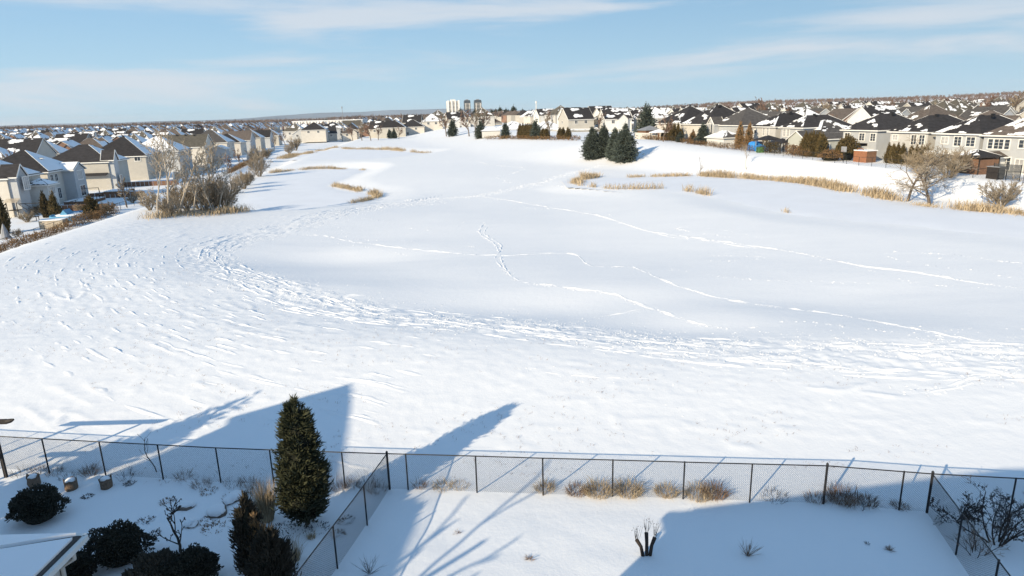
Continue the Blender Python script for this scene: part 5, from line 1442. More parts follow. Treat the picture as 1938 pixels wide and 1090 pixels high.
# ---- reeds round the ponds
def reed_bed(label, pxs, width, dens, H, seed, z=0.0, W=0.06, mt='reed'):
    rg = np.random.default_rng(seed)
    line = dense([ground(px, py)[:2] for px, py in pxs], 0.5)
    L = np.concatenate([[0], np.cumsum(np.linalg.norm(np.diff(line, axis=0), axis=1))])
    n = int(L[-1] * dens * 2.2)
    s = rg.uniform(0, L[-1], n)
    s = s[vnoise(s / 2.5, s * 0, seed) > 0.28]; n = len(s)
    q = np.column_stack([np.interp(s, L, line[:, 0]), np.interp(s, L, line[:, 1])]) + rg.normal(0, width * 1.6, (n, 2)) * (0.5, 1.0)
    P = np.column_stack([q, mesh_z(q[:, 0], q[:, 1]) - 0.05])
    Dv = np.column_stack([rg.normal(0.08, 0.28, n), rg.normal(0, 0.28, n), np.ones(n)])
    m = MB(); blades(m, P, Dv, 1.35 * H * rg.uniform(0.35, 1.1, n) * (0.55 + 0.9 * vnoise(s / 4, s * 0 + 5, seed + 1)), W * rg.uniform(0.6, 1.4, n), rg.uniform(0, 0.35, n))
    tag(m.build('reed_bed', M[mt]), label, 'reeds', kind='stuff')
reed_bed('tan reed bed at the western tip of the right pond', [(1088, 348), (1105, 339), (1130, 335)], 0.7, 60, 1.5, 1)
reed_bed('sparse reeds on the near edge of the right pond', [(1092, 350), (1150, 357), (1200, 358), (1280, 358)], 0.35, 16, 1.2, 2)
reed_bed('reed tuft standing in the right pond edge', [(1298, 362), (1320, 366), (1340, 370)], 0.4, 26, 1.5, 3)
reed_bed('thin tan reeds along the far bank of the right pond', [(1180, 336), (1260, 334), (1340, 333)], 0.5, 30, 0.9, 4)
reed_bed('dense tan reeds along the far bank below the sapling', [(1330, 333), (1420, 338), (1520, 347), (1600, 362), (1690, 378)], 0.9, 60, 1.25, 5)
reed_bed('dense tan reeds at the right end of the pond', [(1700, 381), (1765, 391), (1840, 397), (1938, 406), (2000, 411)], 0.8, 70, 0.95, 6)
reed_bed('lone tan reed tuft on the open snow', [(1472, 399), (1490, 402)], 0.3, 40, 0.8, 7)
reed_bed('tan reeds on the spit of the left pond', [(630, 352), (655, 356), (690, 364), (715, 372), (690, 380), (665, 384)], 0.5, 40, 0.95, 8)
reed_bed('dry reeds along the far bank of the left pond', [(505, 328), (560, 322), (620, 319), (690, 322)], 0.5, 30, 0.9, 9)
reed_bed('tan marsh grass on the little island far left', [(535, 300), (560, 295), (585, 291)], 1.6, 90, 1.1, 10)
reed_bed('dry reeds round the farthest pond', [(600, 286), (660, 282), (730, 283), (790, 289), (812, 289)], 0.8, 26, 1.0, 11)
reed_bed('tan grass at the foot of the bare thicket', [(280, 412), (310, 410), (345, 405), (380, 406), (410, 404), (465, 400)], 0.8, 50, 0.9, 12)
# ---- big spruces in the middle distance
sp = [(0, 0.9), (0.06, 1.9), (0.15, 2.35), (0.3, 2.25), (0.5, 1.85), (0.7, 1.25), (0.85, 0.7), (0.95, 0.28), (1, 0.04)]
for i, (px, py, H, s, lb) in enumerate([(1122, 301, 7.9, 0.95, 'big dark spruce at the left of the pair by the fairway'), (1142, 297, 7.6, 0.82, 'spruce standing behind the left big spruce'),
                                        (1182, 307, 8.6, 1.10, 'big blue-grey spruce nearest the right pond, long shadow beside it'), (1163, 303, 7.4, 0.7, 'slimmer spruce tucked between the big ones')]):
    o = conifer('spruce_tree', lb, 'tree', 90 + i, H, [(a, b * s) for a, b in sp], 260, 26, 0.75, 0.10, 'needle_blue', core=0.66, trunk_r=0.2, upturn=0.12, clump=0.9, z0=0.02, sub=0.5)
    put(o, G(px, py))
# ---- bare thicket by the left pond
BT = [bare_tree('bare_tree', '', '', 300 + i, 7.5, 0.11, kids=(10, 7, 5), spread=(0.6, 0.6, 0.65), ratio=(0.5, 0.5, 0.5), up=(0.03, 0.14, 0.08, 0.04), rmin=0.018, trunk='bark_pale', twig='twig_grey') for i in range(3)]
BB = [bare_tree('birch_tree', '', '', 310 + i, 7.0, 0.075, kids=(13, 6), spread=(0.5, 0.6), ratio=(0.32, 0.5), up=(0.03, 0.12, 0.06), rmin=0.018, trunk='bark_pale', twig='twig_grey', ns=(7, 4, 3)) for i in range(2)]
BS = [bare_tree('leafless_bush', '', '', 320 + i, 3.2, 0.035, kids=(9, 6), spread=(0.5, 0.6), ratio=(0.5, 0.5), frm=(0.1, 0.2), up=(0.03, 0.08, 0.04), rmin=0.016, trunk='twig_grey' if i == 0 else 'twig', twig='twig_grey' if i == 0 else 'twig', stems=16, lean=0.5, ns=(4, 3, 2)) for i in range(2)]
BW = [bare_tree('bare_tree', '', '', 330 + i, 7.0, 0.16, kids=(11, 9, 7), spread=(1.0, 0.8, 0.8), ratio=(0.75, 0.55, 0.5), frm=(0.2, 0.2, 0.15), up=(0.0, 0.02, 0.02, 0.0), wander=0.16, rmin=0.018, trunk='bark', twig='twig_grey' if i else 'twig') for i in range(2)]
k_ = 0
def cp(proto, px, py, label, cat, s=1.0, group=None, rz=None):
    global k_
    k_ += 1
    return place_copy(proto, USED, G(px, py), rz if rz is not None else k_ * 1.7, s, label, cat, group)
cp(BT[0], 322, 408, 'wide bare tree with pale limbs at the left of the thicket', 'tree', (1.7, 1.7, 1.65))
cp(BT[1], 340, 404, 'dark-trunked bare tree left of the birches', 'tree', 1.6)
cp(BT[2], 300, 412, 'leaning bare tree at the far left edge of the thicket', 'tree', 1.25)
cp(BB[0], 367, 404, 'tallest pale birch in the middle of the thicket', 'tree', 1.45)
cp(BB[1], 385, 402, 'pale birch second from the thicket middle', 'tree', 1.3)
cp(BB[0], 403, 404, 'slender pale birch near the right of the thicket', 'tree', 1.15)
cp(BB[1], 416, 403, 'pale birch just left of the last one', 'tree', 1.2)
cp(BB[0], 427, 401, 'rightmost pale birch beside the frozen pond', 'tree', 0.85)
cp(BT[1], 380, 398, 'bare tree behind the birches', 'tree', 1.35)
cp(BT[2], 395, 392, 'bare tree farthest back in the thicket', 'tree', 1.3)
for i, (px, py, s, lb) in enumerate([(392, 400, 1.6, 'brown leafless bush among the birches'), (422, 398, 1.8, 'dense brown bush at the pond side of the thicket'), (355, 399, 1.3, 'brown bush under the dark-trunked tree'),
                                     (325, 408, 1.0, 'low bush at the left foot of the thicket'), (405, 394, 1.8, 'brown bush at the back of the thicket'), (284, 398, 1.1, 'bush by the corner of the garden fence'),
                                     (378, 396, 1.5, 'brown bush behind the pale birches'), (430, 396, 1.5, 'brown bush at the outer corner of the thicket by the ice'), (340, 394, 1.4, 'greyish bush behind the wide pale-limbed tree'), (312, 404, 1.0, 'greyish bush left of the wide pale-limbed tree'),
                                     (491, 334, 2.3, 'large dark bush on the pond bank up the shore'), (462, 358, 1.5, 'low bush on the bank between thicket and large dark bush'), (448, 366, 1.3, 'small bush just up the bank from the thicket'),
                                     (470, 350, 1.3, 'small reddish bush below the large dark bank bush'), (485, 308, 2.2, 'grey bush by the garden fence behind the large bank bush'), (560, 285, 2.5, 'tall brown bush at the end of the left fence'), (548, 292, 1.8, 'brown bush left of the marsh island'),
                                     (505, 300, 1.6, 'brown bush beyond the large bank bush')]):
    cp(BS[i % 2 if i > 9 else (1 if i in (1, 4) else 0)], px, py, lb, 'bush', s)
# ---- right bank
cp(BW[0], 1718, 380, 'gnarled spreading bare tree left of the larger one on the right bank', 'tree', (1.25, 1.25, 1.15))
cp(BW[1], 1760, 388, 'large spreading bare tree among the reeds on the right bank', 'tree', (1.45, 1.45, 1.05))
cp(BS[0], 1893, 394, 'round twiggy bush near the right edge of the pond', 'bush', (1.7, 1.7, 1.4))
cp(BS[1], 1795, 336, 'tall rusty bush before the dark gazebo', 'bush', (1.9, 1.9, 1.7))
cp(BS[1], 1740, 330, 'rusty bush right of the small dark cedars', 'bush', (1.7, 1.7, 1.5))
sap = bare_tree('young_tree', 'thin bare sapling in the reeds on the far pond bank', 'tree', 340, 5.2, 0.05, kids=(16, 4), spread=(0.75, 0.6), ratio=(0.26, 0.4), frm=(0.15, 0.2), up=(0.0, 0.08, 0.04), rmin=0.010, trunk='bark', twig='twig', ns=(7, 3, 2))
put(sap, G(1326, 334))
t2 = bare_tree('young_tree', 'small vase-shaped bare tree standing on the snow before the blue tarp', 'tree', 341, 5.8, 0.09, kids=(9, 7), spread=(0.55, 0.6), ratio=(0.5, 0.45), frm=(0.45, 0.2), up=(0.0, 0.12, 0.05), rmin=0.012, trunk='bark_pale', twig='twig_grey', ns=(6, 4, 3))
put(t2, G(1413, 306))
# ---- cedars, hedges and garden conifers
cf = [(0, 0.35), (0.1, 0.6), (0.35, 0.62), (0.6, 0.48), (0.8, 0.28), (0.93, 0.12), (1, 0.02)]
CD = [conifer('cedar_tree', '', '', 350 + i, 3.2, cf, 130, 12, 0.42, 0.06, 'cedar', core=0.8, trunk_r=0.05, upturn=1.3, clump=0.8, z0=0.0, sub=0.5) for i in range(3)]
SPF = [conifer('spruce_tree', '', '', 360 + i, 6.0, [(a, b * 0.72) for a, b in sp], 130, 16, 0.7, 0.10, 'needle_blue', core=0.66, trunk_r=0.12, upturn=0.15, clump=0.9, z0=0.02, sub=0.5) for i in range(2)]
def row_p(u, t):
    """a spot u metres in front (west) of the right row's garden walls, t metres along it"""
    e = np.array([RDIR[1], -RDIR[0]]); p_ = RROW + RDIR * t - e * u
    return gm(p_[0], p_[1])
def at_row(px, u):
    lo, hi = -40.0, 300.0
    e = np.array([RDIR[1], -RDIR[0]])
    f = lambda t: pixof(*(RROW + RDIR * t - e * u), 3.5)[0]
    for _ in range(50):
        mid = (lo + hi) / 2
        if f(mid) < px: hi = mid
        else: lo = mid
    return row_p(u, lo)
def cedar(px, u, s, label, group=None):
    global k_
    k_ += 1
    return place_copy(CD[k_ % 3], USED, at_row(px, u), k_ * 1.3, s, label, 'cedar', group)
sm = 'small dark cedar in the row before the cream house'
for i, px in enumerate((1680, 1688, 1697, 1707)): cedar(px, 2.2, (0.85, 0.85, 1.05), sm + ', ' + ORD[i] + ' from left', 'short cedar row on the right')
for i, px in enumerate((1723, 1733, 1740, 1745, 1751)): cedar(px, 2.0, (0.8, 0.8, 1.0), 'small dark cedar behind the rusty bush, %s from left' % ORD[i], 'cedar cluster behind the rusty bush')
for i, px in enumerate((1524, 1532, 1539, 1546, 1553)): cedar(px, 4.0, (1.6, 1.6, 1.45), 'tall bushy cedar before the sage bungalow, %s from left' % ORD[i], 'cedar clump before the bungalow')
for i, px in enumerate((1262, 1268, 1275, 1282)): cedar(px, 2.5, (0.95, 0.95, 1.5), 'slim columnar cedar before the cream end house, %s from left' % ORD[i], 'slim cedars before the end house')
for i, px in enumerate((1256, 1288)): cedar(px, 3.0, (1.1, 1.1, 1.1), 'thicker cedar at the %s end of the slim cedar row' % ('left', 'right')[i], 'slim cedars before the end house')
def hedge(name, label, A, B, h, w, matn, dens=60, seed=0, sl=0.4, sr=0.06):
    rg = np.random.default_rng(seed + 900); A = np.array(A[:2]); B = np.array(B[:2]); L = np.linalg.norm(B - A); n = int(L * dens)
    t = rg.uniform(0, 1, n); nrm_ = np.array([-(B - A)[1], (B - A)[0]]) / L
    q = A[None] + (B - A)[None] * t[:, None] + nrm_[None] * rg.uniform(-w / 2, w / 2, n)[:, None]
    hh = h * (0.75 + 0.45 * vnoise(t * L / 1.3, t * 0, seed))
    z_ = rg.uniform(0.05, 1, n) * hh
    m = MB(); spindles(m, np.column_stack([q, mesh_z(q[:, 0], q[:, 1]) + z_]), rg.normal(0, 0.6, (n, 3)) + (0, 0, 0.7), sl * rg.uniform(0.6, 1.2, n), sr)
    return tag(m.build(name, M[matn]), label, 'hedge')
a_, b_ = at_row(1440, 6.0), at_row(1471, 6.0); hedge('clipped_hedge', 'clipped dark cedar hedge right of the blue tarp', a_, b_, 2.6, 1.6, 'cedar', 170, 1)
a_, b_ = at_row(1488, 5.5), at_row(1514, 5.5); hedge('clipped_hedge', 'clipped brown hedge left of the bushy cedar clump', a_, b_, 2.4, 1.6, 'hedge_brown', 170, 2)
o = leafy_shrub('round_evergreen', 'large round evergreen shrub left of the orange shed', 410, 1.9, 1.9, 4.4, 1500, 0.34, 'cedar'); put(o, at_row(1602, 4.0))
o = leafy_shrub('round_evergreen', 'rounded brown bush before the bushy cedar clump', 411, 2.4, 2.0, 1.9, 900, 0.3, 'hedge_brown'); put(o, at_row(1572, 7.0))
place_copy(SPF[0], USED, at_row(1329, 4.0), 0.3, (0.95, 0.95, 0.85), 'pointed blue-grey spruce in a garden of the right row', 'tree')
place_copy(SPF[1], USED, at_row(1287, 4.5), 0.9, (0.62, 0.62, 0.45), 'small blue spruce before the slim columnar cedars', 'tree')
for px, s, lb in ((1399, 1.0, 'tall rust-leaved columnar tree, left of the two'), (1416, 0.95, 'tall rust-leaved columnar tree, right of the two')):
    o = conifer('columnar_oak', lb, 'tree', int(px), 6.2 * s, [(a, b * 1.5) for a, b in cf], 150, 14, 0.35, 0.09, 'cedar_brown', core=0.75, trunk_r=0.1, upturn=1.0, clump=0.9, z0=0.05, sub=0.6)
    put(o, at_row(px, 3.5))
o = conifer('browned_conifer', 'short orange-brown conifer left of the pointed blue-grey spruce', 'tree', 5, 3.4, [(a, b * 1.5) for a, b in cf], 120, 14, 0.3, 0.06, 'hedge_brown', core=0.75, trunk_r=0.06, upturn=0.8, clump=0.9, z0=0.02, sub=0.6); put(o, at_row(1310, 4.5))
# low brown planting along the right gardens
for i, (p0, p1, h, lb) in enumerate([(1215, 1262, 1.0, 'low dry shrubbery before the pale garden wall'), (1290, 1345, 1.1, 'low brown shrubbery under the pointed spruce'), (1345, 1425, 1.2, 'mixed brown shrubbery before the pale grey house'), (1560, 1590, 1.6, 'dark brown shrubbery left of the basketball hoop'),
                                     (1505, 1530, 1.4, 'brown shrubbery at the foot of the cedar clump')]):
    hedge('garden_shrubbery', lb, at_row(p0, 6.5), at_row(p1, 6.5), h, 1.6, 'hedge_brown', 45, 20 + i, 0.5, 0.05)
# right garden fence
fl = [at_row(px, u_) for px, u_ in ((2050, 10), (1938, 10), (1800, 9.5), (1650, 9.5), (1500, 9.0), (1350, 7.5), (1215, 6.0))]
def posts_along(pts, step):
    out = []
    for A, B in zip(pts[:-1], pts[1:]):
        A = np.array(A[:2]); B = np.array(B[:2]); L = np.linalg.norm(B - A); k = max(1, int(L / step))
        for i in range(k): q = A + (B - A) * i / k; out.append((q[0], q[1], 0))
    return out
chain_fence('chain_link_fence', 'long black chain-link fence along the right-hand gardens', fl, 1.5, posts_along(fl, 3.0), wire=0.5, wr=0.004, post_r=0.04, rail_r=0.03)
# ---- garden things on the right
def gazebo(name, label, loc, rz, w, d, h, roofm, postm, snow=True, wall=None):
    root = thing(name, label, 'gazebo', loc, rz)
    for sx in (-1, 1):
        for sy in (-1, 1):
            m = MB(); m.box((sx * (w / 2 - 0.1), sy * (d / 2 - 0.1), h / 2 - 0.1), (0.14, 0.14, h)); m.build('post', postm, root)
    F, rz_ = roof_faces(w / 2 + 0.35, d / 2 + 0.35, h, 0.42, 'hip'); m = MB()
    for f in F.values():
        P_ = np.array(f)
        if np.allclose(P_[2], P_[3]): m.add(np.concatenate([P_[:3], P_[:3] - (0, 0, 0.12)]), [[0, 3, 4, 1]], [[0, 1, 2], [5, 4, 3]])
        else: m.add(np.concatenate([P_, P_ - (0, 0, 0.12)]), [[0, 1, 2, 3], [7, 6, 5, 4], [0, 4, 5, 1]])
    rf_ = m.build('roof', roofm, root)
    if snow:
        for k in ('N', 'E'):
            m = MB(); face_snow(m, F[k], 1, 3, 0.08, 0.06, (4, 3)); m.build('roof_snow', M['roof_snow'], rf_)
        m = MB(); face_snow(m, F['W'], 0.55, 9, 0.06, 0.06, (6, 4)); so = m.build('roof_snow', M['roof_snow'], rf_); so['kind'] = 'stuff'
    if wall:
        for sy in (-1, 1):
            m = MB(); m.box((0, sy * (d / 2 - 0.1), h / 2 - 0.15), (w - 0.36, 0.05, h - 0.3)); m.build('screen', wall, root)
        for sx in (-1, 1):
            m = MB(); m.box((sx * (w / 2 - 0.1), 0, h / 2 - 0.15), (0.05, d - 0.36, h - 0.3)); m.build('screen', wall, root)
    return root
gazebo('gazebo', 'dark enclosed gazebo with patchy snow on top near the right edge', at_row(1846, 4.2), RZR, 4.2, 4.4, 2.6, M['dark_wood'], M['dark_wood'], True, M['brown_wood'])
gazebo('gazebo', 'black-roofed gazebo directly behind the blue tarp', at_row(1452, 3.0), RZR, 3.8, 4.0, 2.7, M['dark_wood'], M['grey_paint'], False)
gazebo('gazebo', 'low black-roofed gazebo right of the one behind the tarp', at_row(1479, 3.2), RZR, 3.8, 3.8, 2.3, M['dark_wood'], M['dark_wood'], False)
gazebo('gazebo', 'slate-roofed garden pavilion left of the cream end house', at_row(1229, 2.0), RZR, 5.5, 5.5, 2.9, M['grey_paint'], M['brown_wood'], False, M['brown_wood'])
gazebo('gazebo', 'small open shelter with flat snowy top before the slim cedars', at_row(1246, 4.5), RZR, 3.6, 3.6, 2.3, M['roof_snow'], M['dark_wood'], False)
root = thing('garden_shed', 'orange cedar playhouse shed with curved top board in a right garden', 'shed', at_row(1636, 4.0), RZR)
for i in range(12):
    m = MB(); m.box((-1.1, -1.45 + 0.264 * i, 1.0), (0.05, 0.25, 2.4)); m.build('board', M['orange_wood'], root)
m = MB(); m.box((0.1, 0, 0.95), (2.2, 3.0, 2.2)); m.build('body', M['brown_wood'], root)
m = MB(); m.tube([(-1.16, math.sin(t) * 0.75, 2.2 + math.cos(t) * 0.35) for t in np.linspace(-1.5, 1.5, 9)], [0.07] * 9, 6); m.build('arch_board', M['orange_wood'], root)
m = MB(); m.box((0.1, 0, 2.15), (2.5, 3.3, 0.16)); m.build('snow_cover', M['roof_snow'], root)
root = thing('tarp_covered_pile', 'bright blue tarpaulin draped over garden furniture', 'tarp', at_row(1433, 3.6), RZR)
m = MB(); rg = np.random.default_rng(2); xs, ys = np.meshgrid(np.linspace(-1.8, 1.8, 14), np.linspace(-2.2, 2.2, 14))
zz_ = 2.1 * np.clip(1.15 - np.maximum(np.abs(xs) / 1.75, np.abs(ys) / 2.15) ** 4, 0, 1) * (0.62 + 0.38 * (ys > -0.4)) + 0.15 * fbm(xs * 1.5, ys * 1.5, 4, 2)
ii = np.arange(196).reshape(14, 14); m.add(np.stack([xs, ys, zz_ - 0.1], -1).reshape(-1, 3), np.stack([ii[:-1, :-1], ii[:-1, 1:], ii[1:, 1:], ii[1:, :-1]], -1).reshape(-1, 4)); m.build('tarp', M['blue_tarp'], root)
m = MB(); m.box((0, 0, 0.3), (2.6, 3.2, 0.8)); m.build('pile', M['grey_paint'], root)
m = MB(); m.box((0, 0, 0.55), (1.2, 1.6, 1.1)); m.box((0, 0, 1.14), (1.3, 1.7, 0.08)); tag(m.build('storage_box', M['green_box'], loc=at_row(1438, 6.5)), 'green storage box at the foot of the blue tarp', 'box')
root = thing('pergola', 'white garden pergola between rusty bush and pale grey house', 'pergola', at_row(1790, 2.6), RZR)
for sx in (-1, 1):
    for sy in (-1, 1): m = MB(); m.box((sx * 1.5, sy * 2.6, 1.2), (0.2, 0.2, 2.6)); m.build('post', M['white_trim'], root)
for sx in (-1, 1): m = MB(); m.box((sx * 1.5, 0, 2.55), (0.1, 6.2, 0.25)); m.build('beam', M['white_trim'], root)
for j in range(10): m = MB(); m.box((0, -2.7 + 0.6 * j, 2.75), (3.8, 0.08, 0.18)); m.build('rafter', M['white_trim'], root)
def sport_net(label, px, u):
    root = thing('sport_net', label, 'net', at_row(px, u), RZR)
    for y_ in (-2.0, 0.0, 2.0): m = MB(); m.bar((0, y_, -0.2), (0, y_, 2.4), 0.05, 6); m.build('post', M['black_metal'], root)
    m = MB()
    for k in range(24): m.box((0, -2 + 4 * (k + 0.5) / 24, 1.25), (0.02, 0.11, 2.1))
    so = m.build('netting', M['net'], root); so['kind'] = 'stuff'
sport_net('dark netting screen on posts beside the right edge, nearer the pond', 1905, 8.5)
m_root = thing('garden_cabinet', 'dark cabinet left of the netting screen', 'cabinet', at_row(1884, 8.0), RZR)
m = MB(); m.box((0, 0, 0.8), (1.2, 1.8, 1.9)); m.build('body', M['dark_wood'], m_root); m = MB(); m.box((0, 0, 1.8), (1.35, 1.95, 0.1)); m.build('lid', M['grey_paint'], m_root)
root = thing('basketball_hoop', 'grey basketball backboard on a pole by the garden fence', 'basketball hoop', at_row(1596, 8.0), RZR)
m = MB(); m.bar((0, 0, -0.2), (0, 0, 2.2), 0.06, 6); m.build('pole', M['black_metal'], root)
m = MB(); m.box((-0.1, 0, 2.0), (0.05, 1.3, 0.09)); m.box((-0.1, 0, 2.9), (0.05, 1.3, 0.09)); m.box((-0.1, 0.62, 2.45), (0.05, 0.09, 0.82)); m.box((-0.1, -0.62, 2.45), (0.05, 0.09, 0.82)); m.box((-0.08, 0, 2.45), (0.03, 1.15, 0.8)); m.build('backboard', M['grey_paint'], root)
m = MB(); m.tube([(-0.45 + 0.23 * math.cos(t), 0.23 * math.sin(t), 2.15) for t in np.linspace(0, 6.28, 13)], [0.02] * 13, 5); m.build('rim', M['orange_wood'], root)
for i, (px0, px1, u, lb) in enumerate([(1205, 1245, 5.0, 'long pale garden wall beside the big spruces')]):
    A, B = np.array(at_row(px0, u)), np.array(at_row(px1, u)); root = thing('garden_wall', lb, 'wall', tuple(A), math.atan2((B - A)[1], (B - A)[0])); L = np.linalg.norm((B - A)[:2])
    for k in range(int(L / 2.4) + 1): m = MB(); m.box((k * 2.4, 0, 0.9), (2.34, 0.16, 2.2)); m.build('panel', M['cream'], root)

# ================================================================== left gardens
def lrow(px, v, z=-0.8):
    """spot v metres in front (east) of the left row's garden walls"""
    e = np.array([LDIR[1], -LDIR[0]])
    lo, hi = -60.0, 400.0
    f = lambda t: pixof(*(LROW + LDIR * t + e * v), z)[0]
    for _ in range(50):
        mid = (lo + hi) / 2
        if f(mid) > px: hi = mid
        else: lo = mid
    q = LROW + LDIR * lo + e * v
    return gm(q[0], q[1])
lf = [at(px, py, -1.2) for px, py in ((-60, 492), (0, 468), (120, 424), (240, 386), (300, 368), (430, 326), (500, 291))]
chain_fence('chain_link_fence', 'black chain-link fence along the left-hand gardens', lf, 1.4, posts_along(lf, 3.0), wire=0.45, wr=0.004, post_r=0.04, rail_r=0.03)
hedge('fence_line_hedge', 'brown overgrown hedge along the left garden fence, nearest stretch', np.array(at(-50, 492, -1.2)) + (0.5, 0, 0), np.array(at(120, 427, -1.2)) + (0.5, 0, 0), 1.1, 1.3, 'hedge_brown', 90, 31, 0.45, 0.035)
hedge('fence_line_hedge', 'brown overgrown hedge along the left garden fence, towards the thicket', np.array(at(122, 426, -1.2)) + (0.5, 0, 0), np.array(at(215, 396, -1.2)) + (0.5, 0, 0), 1.7, 1.3, 'hedge_brown', 100, 32, 0.45, 0.04)
hedge('fence_line_hedge', 'dark hedge along the fence beyond the thicket', np.array(at(430, 326, -1.0)) + (0.5, 0, 0), np.array(at(500, 293, -1.0)) + (0.5, 0, 0), 1.3, 1.3, 'hedge_brown', 60, 33, 0.45, 0.05)
def lc(px, py, s, lb):
    global k_
    k_ += 1
    q = at(px, py, -1.2); return place_copy(CD[k_ % 3], USED, gm(q[0], q[1]), k_, s, lb, 'cedar')
for i, (px, py, s_, lb) in enumerate([(50, 412, 0.9, 'dark shrub beside the wooden playset'), (70, 398, 0.8, 'dark shrub right of the playset'), (150, 392, 0.7, 'reddish shrub behind the plump cedar'), (205, 392, 0.9, 'reddish shrub where the hedge ends'), (192, 398, 0.8, 'dark shrub right of the plump cedar'), (30, 440, 0.6, 'pale dry shrub near the folded umbrella'), (250, 378, 0.8, 'dark shrub by the fence left of the thicket'), (265, 372, 0.9, 'tangled shrub by the fence behind the thicket')]):
    q = at(px, py, -1.2); place_copy(BS[1], USED, gm(q[0], q[1]), i, (s_, s_, s_ * 0.8), lb, 'bush')
for i, (px, v, lb) in enumerate([(60, 5.5, 'low dark fence between the two nearest left gardens'), (150, 6.5, 'low dark fence beside the plump cedar garden'), (232, 7.0, 'low dark fence of the fourth left garden')]):
    A = np.array(lrow(px, 0.5)); e_ = np.array([LDIR[1], -LDIR[0]]); B = np.array(gm(*(A[:2] + e_ * 13)))
    root = thing('garden_fence', lb, 'fence', tuple(A), math.atan2((B - A)[1], (B - A)[0]))
    for k in range(13): m = MB(); m.box((k * 1.0 + 0.5, 0, 0.55), (0.92, 0.06, 1.2)); m.build('panel', M['brown_wood'], root)
lc(87, 403, (1.0, 1.0, 1.3), 'slim dark cedar, left of two before the cream house'); lc(106, 406, (1.15, 1.15, 1.35), 'slim dark cedar, right of two before the cream house')
lc(174, 405, (1.7, 1.7, 1.15), 'plump dark cedar right by the left garden fence'); lc(6, 432, (1.3, 1.3, 1.8), 'dark cedar at the very left edge')
root = thing('patio_umbrella', 'folded dark patio umbrella near the left edge', 'umbrella', gm(*at(9, 442, -1.2)[:2]))
m = MB(); lathe(m, [(0.75, 0.05), (0.55, 0.5), (0.35, 1.2), (0.12, 2.0), (0.02, 2.2)], 12, 0.1, 0, 2); m.build('canopy', M['grey_paint'], root)
m = MB(); m.bar((0, 0, -0.1), (0, 0, 2.4), 0.03, 6); m.build('pole', M['dark_wood'], root)
root = thing('garden_shed', 'low weathered plank shed by the left garden fence', 'shed', gm(*at(102, 422, -1.2)[:2]), RZL)
for i in range(14): m = MB(); m.box((-1.6 + 0.25 * i, -0.9, 0.5), (0.235, 0.05, 1.5)); m.build('plank', M['plank'], root)
for i in range(7): m = MB(); m.box((1.68, -0.75 + 0.25 * i, 0.5), (0.05, 0.235, 1.5)); m.build('plank', M['plank'], root)
m = MB(); m.box((0, 0, 0.45), (3.2, 1.7, 1.4)); m.build('body', M['brown_wood'], root); m = MB(); m.box((0, 0, 1.3), (3.6, 2.1, 0.12)); m.build('snow_cover', M['roof_snow'], root)
root = thing('swimming_pool', 'snow-edged above-ground pool with blue cover in the left garden', 'pool', gm(*at(138, 406, -1.2)[:2]), RZL)
m = MB(); lathe(m, [(3.2, -0.3), (3.2, 0.9), (3.0, 0.92), (2.8, 0.8), (0.02, 0.78)], 28, 0, 0, 1); [v.__imul__((1, 1.3, 1)) for v in m.v]; m.build('wall', M['pool_blue'], root)
m = MB(); lathe(m, [(2.6, 0.79), (2.3, 0.9), (0.02, 0.93)], 20, 0.12, 0, 1); m.build('snow_cover', M['roof_snow'], root, smooth=True)
m = MB(); m.add([(-1.6, -1.2, 0.8), (-0.2, -1.2, 0.8), (-0.2, 1.2, 0.8), (-1.6, 1.2, 0.8), (-0.9, -1.2, 1.7), (-0.9, 1.2, 1.7)], [[0, 4, 5, 3], [1, 2, 5, 4]], [[0, 1, 4], [2, 3, 5]]); m.build('cover_tent', M['pool_blue'], root)
root = thing('play_structure', 'wooden playset with plank roof in the shaded left garden', 'playset', gm(*at(30, 403, -1.2)[:2]), RZL)
for sx in (-0.8, 0.8):
    for sy in (-0.8, 0.8): m = MB(); m.box((sx, sy, 1.3), (0.1, 0.1, 2.9)); m.build('post', M['dark_wood'], root)
m = MB(); m.box((0, 0, 1.3), (1.7, 1.7, 0.08)); m.build('deck', M['dark_wood'], root)
for i in range(7): m = MB(); m.box((0, -1.0 + 0.18 * i, 2.75 + 0.09 * i), (2.2, 0.17, 0.05)); m.build('roof_plank', M['plank'], root)
for s in (-1, 1): m = MB(); m.bar((1.2, s * 0.8, 2.3), (4.0, s * 0.8 * 1.4, 0), 0.05, 5); m.build('swing_leg', M['dark_wood'], root)
m = MB(); m.bar((0.8, 0, 2.35), (4.0, 0, 2.35), 0.06, 5); m.build('swing_beam', M['dark_wood'], root)
root = thing('swing_frame', 'dark metal garden swing frame before the beige wall', 'swing', lrow(172, 3.0), RZL + 0.2)
m = MB(); m.bar((-1.6, 0, 2.3), (1.6, 0, 2.3), 0.06, 6); m.build('beam', M['dark_wood'], root)
for s in (-1, 1):
    for t in (-1, 1): m = MB(); m.bar((s * 1.6, 0, 2.3), (s * 1.75, t * 0.8, -0.1), 0.05, 5); m.build('leg', M['dark_wood'], root)
